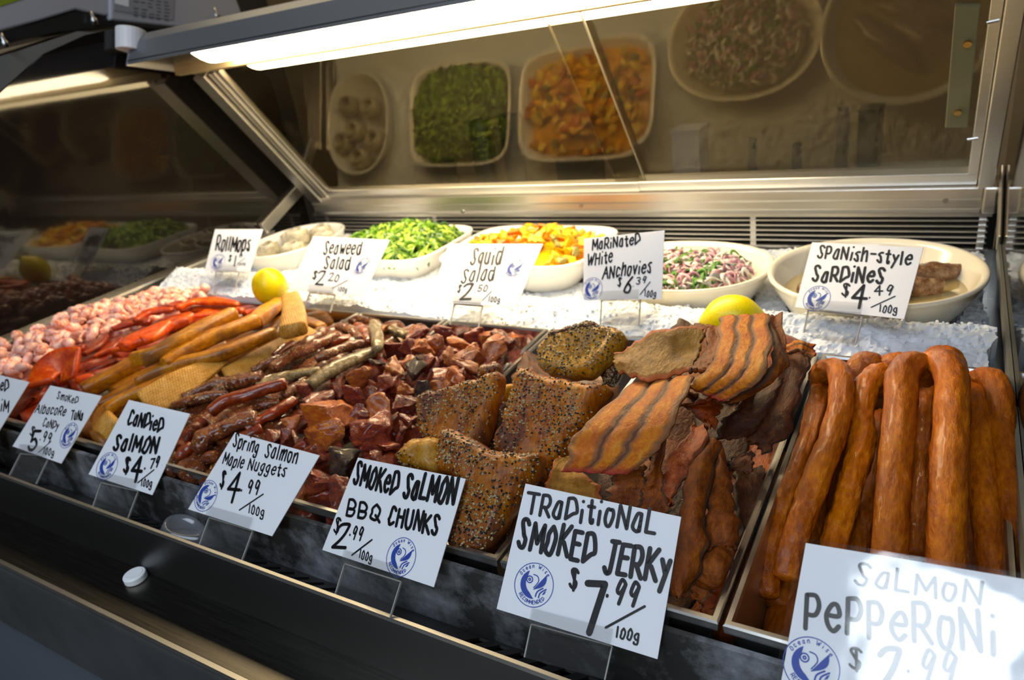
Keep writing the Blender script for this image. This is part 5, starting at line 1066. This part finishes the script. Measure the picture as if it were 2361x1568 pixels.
# whole fish in oil
oil = mat('yellow_oil', (.42, .32, .12), .03, 0, Transmission_Weight=.35, IOR=1.45)
T(fill(se5, .86, ZR - .075, .0, oil, 'pickling_oil', .0, 10), 'pool of yellowish oil in the round cream bowl', 'oil')['kind'] = 'stuff'
m_sard = food('brown_sardine', [(.32, (.05, .022, .012)), (.5, (.20, .10, .05)), (.7, (.45, .32, .20))], 50, (1, 1, 1), .25, .7, .0015, coat=.6)
for k, (x, y, dx, dy, w_, lb) in enumerate(((-.10, 2.62, .17, .10, .045, 'brown sardine at the right, its broken end above the oil'), (-.16, 2.50, .18, .06, .045, 'brown sardine lying across the middle of the oil bowl'), (-.28, 2.60, .15, .13, .042, 'brown sardine behind the Sardines sign'), (-.24, 2.42, .16, .02, .04, 'brown sardine at the near side of the oil bowl'))):
    P = [Vector((x - dx * .9, y - dy, ZR - .07)), Vector((x - dx * .3, y - dy * .3, ZR - .045)), Vector((x + dx * .4, y + dy * .4, ZR - .045)), Vector((x + dx, y + dy, ZR - .065))]
    T(strip('sardine', P, [w_ * .5, w_, w_ * .95, w_ * .3], w_ * .75, m_sard, ex=2, seg=34, ring=18, wob=.15, wobf=20, seed=700 + k), lb, 'sardine', 'sardines in the round cream bowl')
# rolled herring
m_roll = food('pickled_herring', [(.32, (.20, .19, .17)), (.5, (.50, .46, .36)), (.7, (.72, .68, .55))], 40, (1, 1, 1), .25, .6, .0015, coat=.5)
for k, (x, y, lb) in enumerate(((-3.26, 2.60, 'rolled herring nearest the front of the left oval bowl'), (-3.08, 2.62, 'rolled herring at the front right of the left oval bowl'), (-3.18, 2.76, 'rolled herring heaped in the centre of the left oval bowl'), (-3.30, 2.82, 'rolled herring by the left rim of the left oval bowl'), (-3.04, 2.82, 'rolled herring by the right rim of the left oval bowl'), (-3.16, 2.92, 'rolled herring at the back of the left oval bowl'))):
    P = [Vector((x + (.035 + .045 * t / 9) * math.cos(t), y + (.035 + .045 * t / 9) * math.sin(t) * .8, ZR - .035 + (.03 if k == 2 else 0) + .012 * math.sin(t * 1.3))) for t in [q * .62 for q in range(15)]]
    T(strip('rolled_herring', P, [.012] * 15, .045, m_roll, ex=3, seg=44, ring=12, wob=.2, wobf=20, seed=720 + k), lb, 'herring', 'rolled herrings in the left oval bowl')
# lemons
lem = food('lemon_peel', [(.35, (.68, .50, .015)), (.6, (.86, .70, .03))], 200, (1, 1, 1), .33, .35, .0008, coat=.2)
def lemon(c, r, axis, label):
    V = []; F = []; n, k = 24, 32; ax = Vector(axis).normalized(); a = ax.cross(Vector((0, .3, 1))).normalized(); b = ax.cross(a)
    for i in range(n + 1):
        t = -1 + 2 * i / n; th = math.acos(max(-1, min(1, t))); z = -math.cos(math.pi * i / n); rr = math.sin(math.pi * i / n); z2 = z * 1.16 + .14 * (abs(z) ** 14) * (1 if z > 0 else -1)
        rr *= (1 - .25 * abs(z) ** 8)
        for q in range(k): u = q * 2 * math.pi / k; V.append(Vector(c) + ax * z2 * r + (a * math.cos(u) + b * math.sin(u)) * max(rr, .004) * r)
    for i in range(n):
        for q in range(k): F.append((i * k + q, i * k + (q + 1) % k, (i + 1) * k + (q + 1) % k, (i + 1) * k + q))
    F += [tuple(range(k))[::-1], tuple(range(n * k, (n + 1) * k))]
    T(mesh('lemon', V, F, lem, smooth=True), label, 'lemon', 'lemons on the ice')
q = onZ((622, 661), .09); lemon(q, pxu(40, q), (.35, -.3, .9), 'whole yellow lemon standing in the ice at the left near the Rollmops sign')
q = onZ((1688, 737), .08); lemon(q, pxu(58, q), (.92, .25, .05), 'whole yellow lemon lying in the ice right behind the jerky heap')

# ------------------------------------------------------------------ small things on the sill
q = onZ((312, 1330), -.29); cp = MB()
cp.tube([Vector((q.x, q.y, -.299)), Vector((q.x, q.y, -.297)), Vector((q.x, q.y, -.281)), Vector((q.x, q.y, -.278))], [.030, .0315, .0315, .029], 32)
cpo = empty('bottle_cap', (q.x, q.y, -.2995), 'small round white plastic cap lying on the dark front sill', 'bottle cap'); cp.build('cap_shell', white_plastic, cpo, smooth=False, bevel=.002)
MB().tube([Vector((q.x, q.y, -.278)), Vector((q.x, q.y, -.2765))], .024, 28).build('cap_top', white_plastic, cpo)
# clear plastic lid lying on the grille behind the riser
q = onP((432, 1228), Vector((0, .84, -.15)), Vector((0, -.2, 1))); ld = empty('clear_plastic_tub', q, 'crumpled clear plastic tub lying on the intake grille near the Maple Nuggets sign', 'plastic tub')
plastic = thin_glass('clear_tub_plastic', (.86, .88, .90), .12, 1.6, 1.5, bump=.8, haze=.16, hazecol=(.55, .57, .60))
V = []; F = []; n = 26
P = [(.105, -.050), (.100, -.030), (.078, .004), (.066, .018), (.054, .020), (.048, .010), (.0, .008)]
for f, z in P:
    for k in range(n): a = k * 2 * math.pi / n; w_ = 1 + .07 * math.sin(a * 3 + z * 40); V.append(q + Vector((f * w_ * math.cos(a), f * .62 * w_ * math.sin(a), z + f * .25 * math.cos(a + 2.6) + .006)))
for a in range(len(P) - 1):
    for k in range(n): F.append((a * n + k, a * n + (k + 1) % n, a * n + n + (k + 1) % n, a * n + n + k))
mesh('tub_shell', V, F, plastic, ld, smooth=True)

# ------------------------------------------------------------------ scale and counter beyond the left end panel
XS = -3.95
def xpoly(pts, x): return [onX(p, x) for p in pts]
ctr = empty('side_counter', (-4.4, 2.2, FLZ), 'grey counter beyond the left end of the case carrying the weighing scale', 'counter')
P = xpoly([(-60, 215), (-60, 150), (60, 112), (180, 72), (300, 78), (430, 84), (560, 84), (560, 215)], XS)
MB().prism(P, (-.9, 0, 0)).build('counter_top', mat('grey_laminate', (.22, .21, .19), .4), ctr)
lo = min(p.z for p in P); MB().prism([Vector((XS - .05, 1.2, FLZ)), Vector((XS - .05, 3.4, FLZ)), Vector((XS - .05, 3.4, lo)), Vector((XS - .05, 1.2, lo))], (-.8, 0, 0)).build('counter_base', wallm, ctr)
scb = empty('weighing_scale', (XS - .2, 2.5, P[3].z), 'light grey weighing scale with a rating label on the counter at top left', 'scale')
lg = mat('light_grey_plastic', (.42, .42, .46), .45)
sd = MB(); sd.prism(xpoly([(-80, 98), (-80, -120), (262, -120), (258, 34), (240, 36), (175, 22), (90, 48), (0, 72)], XS), (-.34, 0, 0)); sd.build('display_housing', lg, scb, bevel=.01)
MB().prism(xpoly([(255, 46), (255, -120), (500, -120), (560, 36), (520, 52), (426, 64)], XS + .02), (-.4, 0, 0)).build('weighing_body', lg, scb, bevel=.01)
MB().prism(xpoly([(-80, 110), (-80, 96), (0, 74), (90, 50), (175, 24), (240, 38), (262, 52), (262, 62), (200, 66), (130, 74), (20, 100)], XS - .01), (-.30, 0, 0)).build('black_underside', blackmetal, scb)
lbm = mat('silver_label', (.30, .31, .34), .4)
lab = MB().prism(xpoly([(263, 24), (262, -30), (402, -12), (400, 46)], XS + .024), (-.004, 0, 0)).build('rating_label', lbm, scb)
ln = MB(); rg = random.Random(2)
for k in range(6):
    for j in range(5):
        if rg.random() < .25: continue
        x0 = 305 + j * 18 + rg.uniform(0, 4); y0 = -12 + k * 8 + (x0 - 270) * .14; ln.prism(xpoly([(x0, y0), (x0 + rg.uniform(7, 14), y0 + 2), (x0 + 10, y0 + 4.5), (x0, y0 + 3)], XS + .0248), (-.0006, 0, 0))
ln.build('fine_print', mat('grey_print', (.10, .10, .11), .6), lab)
MB().prism(xpoly([(265, 8), (265, -30), (297, -30), (297, 16)], XS + .0252), (-.001, 0, 0)).build('white_sticker', card_m, lab)
MB().prism(xpoly([(-40, 22), (-40, -40), (62, -40), (58, -4), (2, 14)], XS + .003), (-.004, 0, 0)).build('green_sticker', mat('green_sticker', (.24, .32, .015), .5), scb)
for px in ((214, 40), (8, 92), (498, 30)):
    p = onX(px, XS + .02); MB().tube([p + Vector((0, 0, -.035)), p + Vector((0, 0, -.01)), p, p + Vector((0, 0, .03))], [.018, .018, .009, .009], 14).build('levelling_foot', steel, scb, smooth=True)

# ------------------------------------------------------------------ the back room seen through the doors
bc = empty('back_counter', (-1.8, 6.6, FLZ), 'tan back counter seen dimly through the sliding glass doors', 'counter')
MB().box((-6.5, 6.2, FLZ), (2.5, 7.4, -.90)).build('counter_body', tanwall, bc); MB().box((-6.5, 6.15, -.90), (2.5, 7.4, -.85)).build('counter_top', steel, bc)
def jar(px, py, w_, m, label, kind='canister', n=20):
    p = onY((px, py), 6.6); zb = -.85; e = empty(kind, (p.x, 6.6, zb), label, kind.replace('_', ' '))
    MB().tube([Vector((p.x, 6.6, zb)), Vector((p.x, 6.6, p.z - .03))], w_, n).build('body', m, e, smooth=False); MB().tube([Vector((p.x, 6.6, p.z - .03)), Vector((p.x, 6.6, p.z))], w_ * .9, n).build('lid', blackmetal, e)
jar(1105, 275, .13, steel, 'tall shiny steel canister seen through the left sliding door'); jar(1172, 262, .12, blackmetal, 'black canister beside the shiny one behind the left sliding door')
jar(1735, 318, .04, steel, 'slim steel bottle farthest left behind the right sliding door', 'steel_bottle'); jar(1838, 330, .04, steel, 'slim steel bottle in the middle behind the right sliding door', 'steel_bottle'); jar(1945, 245, .05, steel, 'taller steel bottle behind the right sliding door', 'steel_bottle')
for px, py, w_, m, lb in ((1000, 372, .40, blackmetal, 'low dark box on the back counter left of the canisters'), (1335, 352, .42, blackmetal, 'dark box on the back counter behind the door overlap'), (1590, 292, .26, lg, 'pale grey machine on the back counter behind the right door'), (2010, 245, .16, blackmetal, 'tall dark box on the back counter near the handle plate')):
    p = onY((px, py), 6.7); zb = -.85; e = empty('counter_box', (p.x, 6.7, zb), lb, 'box'); MB().box((p.x - w_ / 2, 6.55, zb), (p.x + w_ / 2, 6.85, p.z - .02)).build('box_body', m, e, bevel=.01); MB().box((p.x - w_ / 2 - .01, 6.54, p.z - .02), (p.x + w_ / 2 + .01, 6.86, p.z)).build('box_lid', m, e)
